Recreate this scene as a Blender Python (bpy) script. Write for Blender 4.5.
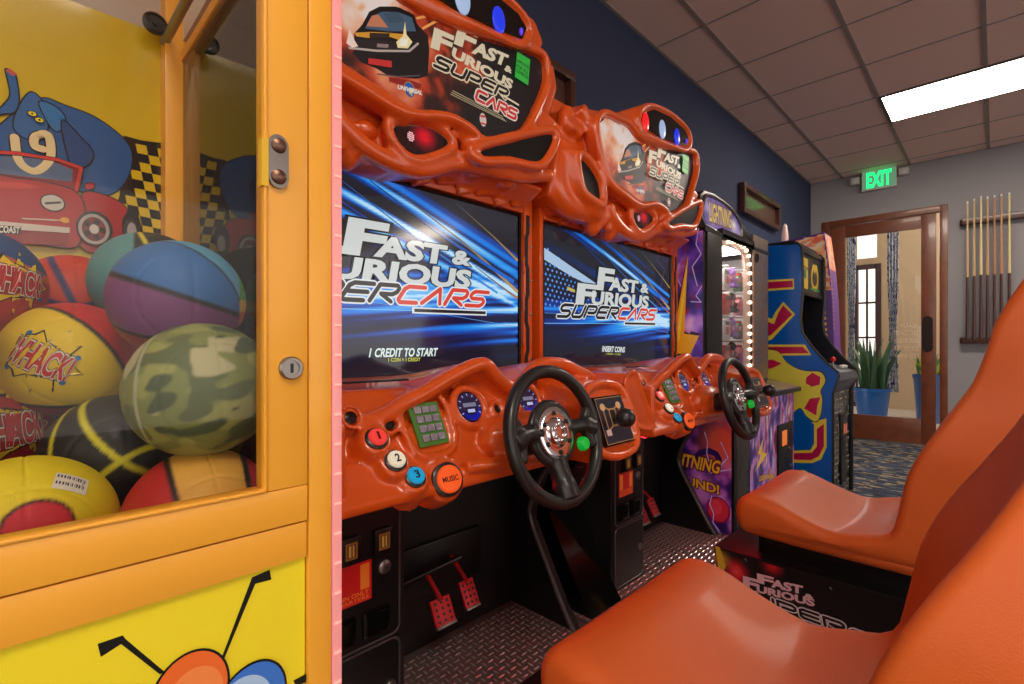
import bpy, bmesh, math, random
from math import sin, cos, tan, atan, pi, radians as R, sqrt
from mathutils import Vector, Matrix, noise
from mathutils.geometry import tessellate_polygon

for o in list(bpy.data.objects): bpy.data.objects.remove(o)
SC = bpy.context.scene
COL = SC.collection
random.seed(4)

# ---------------------------------------------------------------- camera, world, exposure
F = 494.0; HY = 346.5; YAW = 44.4; EYE = 1.065
cd = bpy.data.cameras.new('camera'); cam = bpy.data.objects.new('camera', cd); COL.objects.link(cam)
cam.location = (0, 0, EYE); cam.rotation_euler = (R(90), 0, R(YAW))
cd.sensor_width = 36; cd.lens = F/1024*36; cd.shift_y = 4.5/1024; cd.clip_start = .02; cd.clip_end = 100
SC.camera = cam
w = bpy.data.worlds.new('world'); SC.world = w; w.use_nodes = True
w.node_tree.nodes['Background'].inputs[0].default_value = (1, .90, .82, 1)
w.node_tree.nodes['Background'].inputs[1].default_value = 1.7
vs = SC.view_settings
vs.view_transform = 'Standard'; vs.look = 'None'; vs.gamma = 1; vs.use_curve_mapping = False
vs.exposure = 0.0
PANEL_E = 24.0      # brightness of the ceiling light diffusers
TUBE_E = 9.0        # tube inside the crane machine

# ---------------------------------------------------------------- measuring helpers: a photo point to a real plane
def ray(px, py):
    a = atan((px-512)/F); th = R(YAW)-a
    return -sin(th), cos(th), (HY-py)/F*cos(a)           # direction with unit horizontal length
def onX(px, py, X):
    dx, dy, dz = ray(px, py); r = X/dx
    return (r*dy, EYE+r*dz)                              # (Y, z)
def onY(px, py, Y):
    dx, dy, dz = ray(px, py); r = Y/dy
    return (r*dx, EYE+r*dz)                              # (X, z)

# ---------------------------------------------------------------- materials
def lin(c):
    if max(c) > 1.001: c = [v/255 for v in c]
    return tuple((v/12.92 if v <= .04045 else ((v+.055)/1.055)**2.4) for v in c[:3])
def L4(c): return (*lin(c), 1)
MATS = {}
def mat(name, col=(128,128,128), rough=.5, metal=0, emit=0, ecol=None, coat=0, bump=0, bscale=60, var=0, vscale=8, spec=.5, aniso=0):
    if name in MATS: return MATS[name]
    m = bpy.data.materials.new(name); m.use_nodes = True; nt = m.node_tree; b = nt.nodes['Principled BSDF']
    b.inputs['Base Color'].default_value = L4(col); b.inputs['Roughness'].default_value = rough
    b.inputs['Metallic'].default_value = metal; b.inputs['Coat Weight'].default_value = coat
    b.inputs['Coat Roughness'].default_value = .08; b.inputs['Specular IOR Level'].default_value = spec
    if emit:
        b.inputs['Emission Color'].default_value = L4(ecol or col); b.inputs['Emission Strength'].default_value = emit
    tc = nt.nodes.new('ShaderNodeTexCoord')
    if bump:
        n = nt.nodes.new('ShaderNodeTexNoise'); n.inputs['Scale'].default_value = bscale; n.inputs['Detail'].default_value = 3
        nt.links.new(tc.outputs['Object'], n.inputs['Vector'])
        bp = nt.nodes.new('ShaderNodeBump'); bp.inputs['Strength'].default_value = bump; bp.inputs['Distance'].default_value = .002
        nt.links.new(n.outputs['Fac'], bp.inputs['Height']); nt.links.new(bp.outputs[0], b.inputs['Normal'])
    if var:
        n = nt.nodes.new('ShaderNodeTexNoise'); n.inputs['Scale'].default_value = vscale; n.inputs['Detail'].default_value = 4
        nt.links.new(tc.outputs['Object'], n.inputs['Vector'])
        hs = nt.nodes.new('ShaderNodeMapRange'); hs.inputs[1].default_value = .3; hs.inputs[2].default_value = .7
        hs.inputs[3].default_value = 1-var; hs.inputs[4].default_value = 1+var
        nt.links.new(n.outputs['Fac'], hs.inputs[0])
        mx = nt.nodes.new('ShaderNodeVectorMath'); mx.operation = 'SCALE'; mx.inputs[0].default_value = lin(col)
        nt.links.new(hs.outputs[0], mx.inputs['Scale']); nt.links.new(mx.outputs[0], b.inputs['Base Color'])
    MATS[name] = m; return m

def attr_mat(name, emit=0, rough=.35, coat=0, base=1.0, bump=0, bscale=300):
    if name in MATS: return MATS[name]
    m = mat(name, (200,200,200), rough, coat=coat, bump=bump, bscale=bscale); nt = m.node_tree; b = nt.nodes['Principled BSDF']
    a = nt.nodes.new('ShaderNodeAttribute'); a.attribute_name = 'Col'
    if base == 1.0: nt.links.new(a.outputs['Color'], b.inputs['Base Color'])
    else:
        s = nt.nodes.new('ShaderNodeVectorMath'); s.operation = 'SCALE'; s.inputs['Scale'].default_value = base
        nt.links.new(a.outputs['Color'], s.inputs[0]); nt.links.new(s.outputs[0], b.inputs['Base Color'])
    if emit:
        nt.links.new(a.outputs['Color'], b.inputs['Emission Color']); b.inputs['Emission Strength'].default_value = emit
    return m

def glass_mat(name, tint=(255,255,255), refl=1.0, rough=0.0):
    if name in MATS: return MATS[name]
    m = bpy.data.materials.new(name); m.use_nodes = True; nt = m.node_tree; nt.nodes.clear()
    out = nt.nodes.new('ShaderNodeOutputMaterial'); mx = nt.nodes.new('ShaderNodeMixShader')
    t = nt.nodes.new('ShaderNodeBsdfTransparent'); g = nt.nodes.new('ShaderNodeBsdfGlossy'); fr = nt.nodes.new('ShaderNodeFresnel')
    t.inputs[0].default_value = L4(tint); g.inputs['Roughness'].default_value = rough; fr.inputs[0].default_value = 1.5
    mm = nt.nodes.new('ShaderNodeMath'); mm.operation = 'MULTIPLY'; mm.inputs[1].default_value = refl
    nt.links.new(fr.outputs[0], mm.inputs[0]); nt.links.new(mm.outputs[0], mx.inputs[0])
    nt.links.new(t.outputs[0], mx.inputs[1]); nt.links.new(g.outputs[0], mx.inputs[2]); nt.links.new(mx.outputs[0], out.inputs[0])
    MATS[name] = m; return m

ORANGE = mat('orange_moulded_plastic', (222,88,22), .32, coat=.55, var=.05, vscale=5)
SEAT = mat('orange_seat_plastic', (208,96,38), .48, coat=.04, spec=.35, bump=.25, bscale=420, var=.05, vscale=6)
BLACK = mat('black_laminate', (17,16,18), .35)
BLACKG = mat('gloss_black_panel', (10,10,11), .12)
RUBBER = mat('black_rubber', (22,22,23), .42, coat=.2)
DARKG = mat('dark_smoked_lens', (12,10,12), .35, spec=.25)
CHROME = mat('chrome', (225,225,230), .12, metal=1)
STEEL = mat('brushed_steel', (150,146,142), .35, metal=1, var=.1, vscale=30)
GOLD = mat('golden_orange_paint', (240,172,52), .36, coat=.2, var=.03, vscale=7)
SILVER = mat('silver_trim', (120,115,112), .3, metal=.8)
MOLD = mat('grey_edge_moulding', (66,64,66), .3)
WOODD = mat('dark_stained_wood', (70,36,24), .4, coat=.3, var=.25, vscale=25)
PRINT = attr_mat('printed_art', 0, .3, .2)
BACKLIT = attr_mat('backlit_art', .45, .4, 0, base=.4)
SCREEN = attr_mat('lit_screen', .95, .12, .4, base=.02)

# ---------------------------------------------------------------- object helpers
def org(parent):
    v = Vector((0,0,0))
    while parent is not None: v += parent.location; parent = parent.parent
    return v
def link(name, me, m, parent=None, smooth=None):
    if m is not None and not me.materials: me.materials.append(m)
    if parent is not None: me.transform(Matrix.Translation(-org(parent)))
    if smooth is not None:
        for p in me.polygons: p.use_smooth = True
        if smooth < 179:
            try: me.set_sharp_from_angle(angle=R(smooth))
            except Exception: pass
    o = bpy.data.objects.new(name, me); COL.objects.link(o)
    if parent is not None: o.parent = parent
    return o
def obj(name, bm, m, parent=None, smooth=35, loc=None):
    bmesh.ops.recalc_face_normals(bm, faces=bm.faces)
    me = bpy.data.meshes.new(name); bm.to_mesh(me); bm.free()
    if loc is not None and parent is None: me.transform(Matrix.Translation(-Vector(loc)))
    o = link(name, me, m, parent, smooth)
    if loc is not None and parent is None: o.location = loc
    return o
def thing(name, label, cat, loc=(0,0,0), group=None):
    o = bpy.data.objects.new(name, None); COL.objects.link(o); o.location = loc; o.empty_display_size = .1
    o['label'] = label; o['category'] = cat
    if group: o['group'] = group
    return o
def tag(o, label, cat, group=None, kind=None):
    o['label'] = label; o['category'] = cat
    if group: o['group'] = group
    if kind: o['kind'] = kind
    return o
def struct(o): o['kind'] = 'structure'; return o
def copy_tree(o, parent=None):
    c = o.copy(); COL.objects.link(c)
    if parent is not None: c.parent = parent; c.matrix_parent_inverse = Matrix.Identity(4)
    for ch in list(o.children): copy_tree(ch, c)
    return c

def add_box(bm, lo, hi, bev=0, M=None):
    r = bmesh.ops.create_cube(bm, size=1); vs_ = r['verts']
    for v in vs_:
        v.co = Vector([(lo[i]+hi[i])/2 + v.co[i]*(hi[i]-lo[i]) for i in range(3)])
    if bev:
        es = list({e for v in vs_ for e in v.link_edges})
        rb = bmesh.ops.bevel(bm, geom=es, offset=bev, segments=2, profile=.6, affect='EDGES')
        vs_ = list({v for f in rb['faces'] for v in f.verts} | {v for v in vs_ if v.is_valid})
    if M is not None:
        for v in vs_: v.co = M @ v.co
    return vs_
def box(lo, hi, bev=0, M=None):
    bm = bmesh.new(); add_box(bm, lo, hi, bev, M); return bm
def frame_of(d):
    d = Vector(d).normalized(); up = Vector((0,0,1)) if abs(d.z) < .95 else Vector((1,0,0))
    a = d.cross(up).normalized(); return a, a.cross(d).normalized(), d
def add_tube(bm, pts, r, n=10, closed=False, cap=True):
    pts = [Vector(p) for p in pts]; N = len(pts); rs = r if isinstance(r, (list,tuple)) else [r]*N
    rings = []; a = None
    for i, p in enumerate(pts):
        if closed: d = (pts[(i+1)%N]-pts[i-1])
        else: d = pts[min(i+1,N-1)]-pts[max(i-1,0)]
        d.normalize()
        if a is None: a, b, _ = frame_of(d)
        else:
            a = (a - d*a.dot(d)).normalized(); b = a.cross(d).normalized()
        rings.append([bm.verts.new(p + (a*cos(2*pi*k/n) + b*sin(2*pi*k/n))*rs[i]) for k in range(n)])
    for i in range(N if closed else N-1):
        A, B = rings[i], rings[(i+1)%N]
        for k in range(n): bm.faces.new((A[k], A[(k+1)%n], B[(k+1)%n], B[k]))
    if cap and not closed:
        bm.faces.new(rings[0][::-1]); bm.faces.new(rings[-1])
def tube(pts, r, n=10, closed=False):
    bm = bmesh.new(); add_tube(bm, pts, r, n, closed); return bm
def add_lathe(bm, c, axis, prof, n=32):
    """prof: list of (radius, distance along axis)."""
    a, b, d = frame_of(axis); c = Vector(c); rings = []
    for (r, h) in prof:
        if r < 1e-6: rings.append([bm.verts.new(c+d*h)])
        else: rings.append([bm.verts.new(c+d*h+(a*cos(2*pi*k/n)+b*sin(2*pi*k/n))*r) for k in range(n)])
    for A, B in zip(rings, rings[1:]):
        for k in range(n):
            k2 = (k+1) % n
            if len(A) == 1 and len(B) == 1: continue
            if len(A) == 1: bm.faces.new((A[0], B[k2], B[k]))
            elif len(B) == 1: bm.faces.new((A[k], A[k2], B[0]))
            else: bm.faces.new((A[k], A[k2], B[k2], B[k]))
    if len(rings[0]) > 1: bm.faces.new(rings[0][::-1])
    if len(rings[-1]) > 1: bm.faces.new(rings[-1])
def lathe(c, axis, prof, n=32):
    bm = bmesh.new(); add_lathe(bm, c, axis, prof, n); return bm
def add_prism(bm, pts3, vec):
    """solid from a planar polygon pushed along vec (concave allowed)."""
    pts3 = [Vector(p) for p in pts3]; vec = Vector(vec)
    A = [bm.verts.new(p) for p in pts3]; B = [bm.verts.new(p+vec) for p in pts3]
    N = len(A)
    for t in tessellate_polygon([pts3]):
        try:
            bm.faces.new([A[i] for i in t]); bm.faces.new([B[i] for i in reversed(t)])
        except ValueError: pass
    for i in range(N): bm.faces.new((A[i], A[(i+1)%N], B[(i+1)%N], B[i]))
def prism(pts3, vec, bev=0):
    bm = bmesh.new(); add_prism(bm, pts3, vec)
    if bev:
        bmesh.ops.recalc_face_normals(bm, faces=bm.faces)
        bmesh.ops.dissolve_limit(bm, angle_limit=R(1), verts=bm.verts, edges=bm.edges)
        bmesh.ops.bevel(bm, geom=bm.edges[:], offset=bev, segments=2, profile=.6, affect='EDGES')
    return bm
def add_ell(bm, c, r, M=None, n=16):
    res = bmesh.ops.create_uvsphere(bm, u_segments=n, v_segments=max(6,n//2), radius=1)
    for v in res['verts']:
        p = Vector((v.co.x*r[0], v.co.y*r[1], v.co.z*r[2]))
        if M is not None: p = M @ p
        v.co = p + Vector(c)
def catmull(P, n=6, closed=False):
    P = [Vector(p) for p in P]; N = len(P); out = []
    rng = range(N) if closed else range(N-1)
    for i in rng:
        if closed: p0,p1,p2,p3 = P[i-1],P[i],P[(i+1)%N],P[(i+2)%N]
        else: p0,p1,p2,p3 = P[max(i-1,0)],P[i],P[i+1],P[min(i+2,N-1)]
        for k in range(n):
            t = k/n
            out.append(.5*((2*p1)+(p2-p0)*t+(2*p0-5*p1+4*p2-p3)*t*t+(3*p1-p0-3*p2+p3)*t**3))
    if not closed: out.append(P[-1])
    return out
def fuse(bm, voxel=.006, it=6):
    """fuse rough shapes into one smooth moulded skin and return a new bmesh."""
    bmesh.ops.recalc_face_normals(bm, faces=bm.faces)
    me = bpy.data.meshes.new('tmp'); bm.to_mesh(me); bm.free()
    o = bpy.data.objects.new('tmp', me); COL.objects.link(o)
    md = o.modifiers.new('r', 'REMESH'); md.mode = 'VOXEL'; md.voxel_size = voxel
    sm = o.modifiers.new('s', 'SMOOTH'); sm.iterations = it; sm.factor = .5
    dg = bpy.context.evaluated_depsgraph_get(); dg.update()
    me2 = bpy.data.meshes.new_from_object(o.evaluated_get(dg))
    bpy.data.objects.remove(o); bpy.data.meshes.remove(me)
    out = bmesh.new(); out.from_mesh(me2); bpy.data.meshes.remove(me2)
    return out

# ---------------------------------------------------------------- flat art: printed shapes and lettering on a surface
TXT = {}
def text_mesh(s, off=0.0):
    k = (s, off)
    if k in TXT: return TXT[k]
    c = bpy.data.curves.new('t', 'FONT'); c.body = s; c.offset = off; c.resolution_u = 3; c.fill_mode = 'FRONT'
    o = bpy.data.objects.new('t', c); COL.objects.link(o)
    dg = bpy.context.evaluated_depsgraph_get(); dg.update()
    me = bpy.data.meshes.new_from_object(o.evaluated_get(dg))
    vv = [(v.co.x, v.co.y) for v in me.vertices]; ff = [tuple(p.vertices) for p in me.polygons]
    bpy.data.objects.remove(o); bpy.data.curves.remove(c); bpy.data.meshes.remove(me)
    TXT[k] = (vv, ff); return TXT[k]
def tbounds(s):
    vv, _ = text_mesh(s, 0)
    xs = [v[0] for v in vv]; ys = [v[1] for v in vv]
    return min(xs), max(xs), min(ys), max(ys)
GLY = {
 'S': (.95, [[(1,1),(.15,1),(0,.86),(0,.64),(.15,.5),(.85,.5),(1,.36),(1,.14),(.85,0),(0,0)]]),
 'U': (.95, [[(0,1),(0,.16),(.15,0),(.85,0),(1,.16),(1,1)]]),
 'P': (.95, [[(0,0),(0,1),(.85,1),(1,.85),(1,.55),(.85,.4),(.25,.4)]]),
 'E': (.95, [[(1,1),(.15,1),(0,.85),(0,.15),(.15,0),(1,0)], [(.1,.5),(.95,.5)]]),
 'R': (.95, [[(0,0),(0,1),(.85,1),(1,.85),(1,.6),(.85,.45),(.3,.45),(1,0)]]),
 'C': (.95, [[(1,1),(.15,1),(0,.85),(0,.15),(.15,0),(1,0)]]),
 'A': (.95, [[(0,0),(.55,1),(1,0)]]),
}
class Art:
    def __init__(s, to3, lift=.00022):
        s.to3 = to3; s.lift = lift; s.n = 1; s.bm = bmesh.new(); s.cl = s.bm.loops.layers.float_color.new('Col')
    def _face(s, vs_, col):
        try: f = s.bm.faces.new(vs_)
        except ValueError: return
        for l in f.loops: l[s.cl] = (*col, 1)
    e = 0
    def pt(s, p): return s.to3(p[0], p[1], s.n*s.lift+s.e*3.2e-6)
    def poly(s, pts, col):
        col = lin(col); V = [s.bm.verts.new(s.pt(p)) for p in pts]
        for t in tessellate_polygon([[Vector((p[0],p[1],0)) for p in pts]]): s._face([V[i] for i in t], col)
        s.n += 1
    def rect(s, a, b, col): s.poly([(a[0],a[1]),(b[0],a[1]),(b[0],b[1]),(a[0],b[1])], col)
    def disc(s, c, rx, ry, col, n=28, rot=0):
        s.poly([(c[0]+rx*cos(2*pi*k/n)*cos(rot)-ry*sin(2*pi*k/n)*sin(rot), c[1]+rx*cos(2*pi*k/n)*sin(rot)+ry*sin(2*pi*k/n)*cos(rot)) for k in range(n)], col)
    def stroke(s, pts, w, col, rnd=True, bump=True):
        c = lin(col); h = w/2
        for a, b in zip(pts, pts[1:]):
            dx, dy = b[0]-a[0], b[1]-a[1]; l = math.hypot(dx, dy) or 1; nx, ny = -dy/l*h, dx/l*h
            s.e = (s.e+1) % 60
            s._face([s.bm.verts.new(s.pt(q)) for q in ((a[0]+nx,a[1]+ny),(a[0]-nx,a[1]-ny),(b[0]-nx,b[1]-ny),(b[0]+nx,b[1]+ny))], c)
        if rnd:
            for a in pts:
                s.e = (s.e+1) % 60
                s._face([s.bm.verts.new(s.pt((a[0]+h*cos(k*pi/4), a[1]+h*sin(k*pi/4)))) for k in range(8)], c)
        if bump: s.n += 1; s.e = 0
    def grid(s, u0, u1, v0, v1, nu, nv, fn, inside=None):
        V = [[s.bm.verts.new(s.pt((u0+(u1-u0)*i/nu, v0+(v1-v0)*j/nv))) for j in range(nv+1)] for i in range(nu+1)]
        C = [[lin(fn(u0+(u1-u0)*i/nu, v0+(v1-v0)*j/nv)) for j in range(nv+1)] for i in range(nu+1)]
        for i in range(nu):
            for j in range(nv):
                if inside and not inside(u0+(u1-u0)*(i+.5)/nu, v0+(v1-v0)*(j+.5)/nv): continue
                f = s.bm.faces.new((V[i][j], V[i+1][j], V[i+1][j+1], V[i][j+1]))
                for l, c in zip(f.loops, (C[i][j], C[i+1][j], C[i+1][j+1], C[i][j+1])): l[s.cl] = (*c, 1)
        s.n += 1
    def text(s, txt, M, col, off=.02, grow=0, box_=(0,0,1,1), shear=0):
        """fit txt into box_ of the unit frame M(x,y)->(u,v)."""
        vv, ff = text_mesh(txt, off+grow); x0,x1,y0,y1 = tbounds(txt); c = lin(col)
        bx0,by0,bx1,by1 = box_
        def m(p):
            x = bx0+(p[0]-x0)/(x1-x0)*(bx1-bx0); y = by0+(p[1]-y0)/(y1-y0)*(by1-by0)
            return M(x+shear*(y-by0), y)
        V = [s.bm.verts.new(s.pt(m(p))) for p in vv]
        for f in ff: s._face([V[i] for i in f], c)
        s.n += 1
    def wide(s, txt, M, box_, cols, w, ocol=None, ow=0, shear=.25, gap=.28):
        """squared racing letterforms drawn as strokes inside box_ of frame M."""
        bx0,by0,bx1,by1 = box_; n = len(txt); cw = (bx1-bx0)/(n+gap*(n-1))
        def paths():
            for i, ch in enumerate(txt):
                xx = bx0+i*cw*(1+gap)
                for p in GLY[ch][1]:
                    yield i, [M(xx+x*cw+shear*(y)*(by1-by0), by0+y*(by1-by0)) for x, y in p]
        if ocol is not None:
            for i, p in paths(): s.stroke(p, ow, ocol, bump=False)
            s.n += 1
        for i, p in paths(): s.stroke(p, w, cols[i] if isinstance(cols, list) else cols, bump=False)
        s.n += 1
    def done(s, name, m, parent):
        me = bpy.data.meshes.new(name); s.bm.to_mesh(me); s.bm.free()
        return link(name, me, m, parent)
def affine(bl, br, tl):
    return lambda x, y: (bl[0]+(br[0]-bl[0])*x+(tl[0]-bl[0])*y, bl[1]+(br[1]-bl[1])*x+(tl[1]-bl[1])*y)
def inpoly(poly):
    def f(x, y):
        c = False; j = len(poly)-1
        for i in range(len(poly)):
            xi, yi = poly[i]; xj, yj = poly[j]
            if (yi > y) != (yj > y) and x < (xj-xi)*(y-yi)/(yj-yi)+xi: c = not c
            j = i
        return c
    return f
def mixc(a, b, t): t = max(0, min(1, t)); return tuple(a[i]+(b[i]-a[i])*t for i in range(3))
def ramp(t, stops):
    if t <= stops[0][0]: return stops[0][1]
    for (a, ca), (b, cb) in zip(stops, stops[1:]):
        if t <= b: return mixc(ca, cb, (t-a)/(b-a))
    return stops[-1][1]
def nz(x, y, z=0, o=3):
    return noise.fractal(Vector((x, y, z)), 1.0, 2.0, o)*.5+.5
def fnf(art, M, stroke, silver=(205,210,208), light=True, two=False):
    """the two-line title over squared racing letters, in the unit frame M."""
    dk = (20,24,30)
    parts = [('F', (.345,.64,.47,1.0)), ('AST', (.455,.64,.745,.865)), ('&', (.79,.66,.87,.83)), ('F', (.16,.36,.30,.68)), ('URIOUS', (.285,.36,.87,.585))]
    for t, b in parts: art.text(t, M, dk, off=.05, grow=.035, box_=b, shear=.06); art.n -= 1
    art.n += 1
    for t, b in parts: art.text(t, M, silver, off=.045, box_=b, shear=.06); art.n -= 1
    art.n += 1
    if not two:
        wht = (225,228,228)
        art.wide('SUPERCARS', M, (.0,.13,.94,.32), [(24,26,34)]*5+[(214,62,52)]*4, stroke, wht, stroke*1.7, shear=.22)
        art.stroke([M(.60,.04), M(.97,.04)], stroke*1.5, wht, rnd=False); art.stroke([M(.61,.04), M(.965,.04)], stroke*.8, (24,26,34), rnd=False)

#==== STRUCTURE
exec_marker = None
FLZ = .139                       # top of the driving platforms
WX = -1.617; BY = 6.87; CZ = 3.045; EX = 7.0; SY = -4.0; T = .6096
def carpet():
    m = mat('patterned_carpet', (40,46,60), .95, bump=.4, bscale=300); nt = m.node_tree; b = nt.nodes['Principled BSDF']
    tc = nt.nodes.new('ShaderNodeTexCoord'); mp = nt.nodes.new('ShaderNodeMapping'); mp.inputs['Scale'].default_value = (16, 44, 1); mp.inputs['Rotation'].default_value = (0,0,0)
    n0 = nt.nodes.new('ShaderNodeTexNoise'); n0.inputs['Scale'].default_value = 8
    v = nt.nodes.new('ShaderNodeTexVoronoi'); v.distance = 'CHEBYCHEV'; v.inputs['Scale'].default_value = 1.0; v.inputs['Randomness'].default_value = .8
    nt.links.new(tc.outputs['Object'], mp.inputs[0]); nt.links.new(mp.outputs[0], v.inputs['Vector'])
    sp = nt.nodes.new('ShaderNodeSeparateColor'); nt.links.new(v.outputs['Color'], sp.inputs[0])
    cr = nt.nodes.new('ShaderNodeValToRGB'); cr.color_ramp.interpolation = 'CONSTANT'
    e = cr.color_ramp.elements; e[0].position = 0; e[0].color = L4((50,58,78)); e[1].position = .35; e[1].color = L4((76,94,114))
    for p, c in ((.55,(36,40,56)),(.74,(164,152,124)),(.86,(58,68,88)),(.93,(190,160,100))):
        q = e.new(p); q.color = L4(c)
    nt.links.new(sp.outputs[0], cr.inputs[0]); nt.links.new(cr.outputs[0], b.inputs['Base Color']); return m
CREAM = mat('cream_wall_paint', (232,214,196), .85)
GREYW = mat('grey_wall_paint', (146,143,146), .85, bump=.15, bscale=250)
NAVY = mat('navy_wall_paint', (38,48,78), .8, bump=.15, bscale=250)
struct(obj('floor', box((WX-.1, SY, -.1), (EX, BY, 0)), carpet()))
struct(obj('wall_left', box((WX-.12, SY, 0), (WX, BY+.1, CZ+.2)), NAVY))
# back wall around the door opening
DX0 = onY(826, 300, BY)[0]; DX1 = onY(944, 300, BY)[0]; DZ = onY(944, 208, BY)[1]
bm = bmesh.new()
add_box(bm, (WX, BY, 0), (DX0, BY+.14, CZ+.2)); add_box(bm, (DX1, BY, 0), (EX, BY+.14, CZ+.2)); add_box(bm, (DX0, BY, DZ), (DX1, BY+.14, CZ+.2))
struct(obj('wall_back', bm, GREYW))
# ceiling: tiles laid on a T-bar grid
def ceiling():
    m = mat('ceiling_tile', (238,204,190), .95, bump=.5, bscale=160)
    bm = bmesh.new(); add_box(bm, (WX, SY, CZ), (EX, BY, CZ+.1))
    o = struct(obj('ceiling', bm, m))
    bm = bmesh.new(); x0 = -2.103*T; y0 = 3.924*T
    k = 0
    for i in range(-1, 16):
        x = x0+i*1.0092*T
        if WX < x < EX: add_box(bm, (x-.012, SY, CZ-.006), (x+.012, BY, CZ+.01))
    for j in range(-16, 8):
        y = y0+j*T
        if SY < y < BY: add_box(bm, (WX, y-.006, CZ-.004), (EX, y+.006, CZ+.01))
    add_box(bm, (WX, SY, CZ-.006), (WX+.02, BY, CZ+.01)); add_box(bm, (WX, BY-.02, CZ-.006), (EX, BY, CZ+.01))
    obj('grid_bar', bm, mat('ceiling_grid_paint', (150,136,130), .6), o)
ceiling()
# ceiling lights
DIFF = mat('light_diffuser', (255,250,244), .6, emit=PANEL_E, ecol=(255,240,224))
def ceiling_light(x, y, label):
    t = thing('ceiling_light', label, 'ceiling light', (x+T, y+T/2, CZ), 'ceiling light panels')
    bm = bmesh.new(); W = 2*T; H = T; f = .02
    add_box(bm, (x,y,CZ-.012), (x+W,y+f,CZ-.0005)); add_box(bm, (x,y+H-f,CZ-.012), (x+W,y+H,CZ-.0005))
    add_box(bm, (x,y+f,CZ-.012), (x+f,y+H-f,CZ-.0005)); add_box(bm, (x+W-f,y+f,CZ-.012), (x+W,y+H-f,CZ-.0005))
    obj('frame', bm, mat('light_frame', (60,52,48), .5), t)
    obj('diffuser', box((x+f,y+f,CZ-.010), (x+W-f,y+H-f,CZ-.004)), DIFF, t)
LX = -1.094*T; LY = 7.924*T
ceiling_light(LX, LY, 'bright rectangular light panel in the tiled ceiling near the exit sign')
for (i, j, lb) in ((8,0,'light panel far to the right of the one near the exit sign'),
                   (2,9,'unseen light panel added almost above the viewer to light the foreground'),
                   (3,15,'unseen light panel added behind the viewer to light the foreground')):
    ceiling_light(LX+i*T, LY-j*T, lb)  # the last two are unseen panels added to light the foreground

#==== RACING
PIT = 1.135
def c1(px, py, X): return onX(px, py, X)
def c2(px, py, X): y, z = onX(px, py, X); return (y-PIT, z)
def hx(x, y): return (540+x*.2267, 95+y*.2267)            # close-up of the far header
RB = Vector((-1.2, .7525, 0))
cab = thing('racing_cabinet', 'orange driving arcade cabinet nearest the yellow crane machine, screen reads 1 CREDIT TO START', 'arcade machine', RB, 'racing cabinets')
YL, YR = .231, 1.318
def face(X, s=1):                                         # art frame on a plane facing +X
    return lambda u, v, l: Vector((X+l, u, v))

# platform with raised treads
def platform():
    bm = bmesh.new()
    add_box(bm, (-1.30, YL, 0), (.42, YL+PIT-.012, FLZ), .004)
    PLATE = mat('diamond_plate', (150,134,134), .42, metal=.7, bump=.1, bscale=80)
    o = obj('platform', bm, PLATE, cab)
    bm = bmesh.new(); p = .0235; L = .0125; W = .0034; H = .0026
    i = 0
    x = -1.25
    while x < .40:
        j = 0; y = YL+.012
        while y < YL+PIT-.03:
            if (-1.25 < x < .3):
                a = 0 if (i+j) % 2 else pi/2
                ca, sa = cos(a+pi/4*0), sin(a)
                c = Vector((x, y, FLZ))
                d = Vector((cos(a), sin(a), 0)); n = Vector((-sin(a), cos(a), 0))
                A = bm.verts.new(c-d*L); B = bm.verts.new(c+d*L); C = bm.verts.new(c+n*W); D = bm.verts.new(c-n*W)
                E1 = bm.verts.new(c-d*L*.55+Vector((0,0,H))); E2 = bm.verts.new(c+d*L*.55+Vector((0,0,H)))
                bm.faces.new((A, D, E2, E1)) ; bm.faces.new((D, B, E2)); bm.faces.new((B, C, E2)); bm.faces.new((C, A, E1, E2))
            y += p; j += 1
        x += p; i += 1
    obj('tread_pattern', bm, mat('pale_tread', (214,200,198), .28, metal=.8), o, smooth=None)  # treads paler and shinier than the plate
platform()

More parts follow.
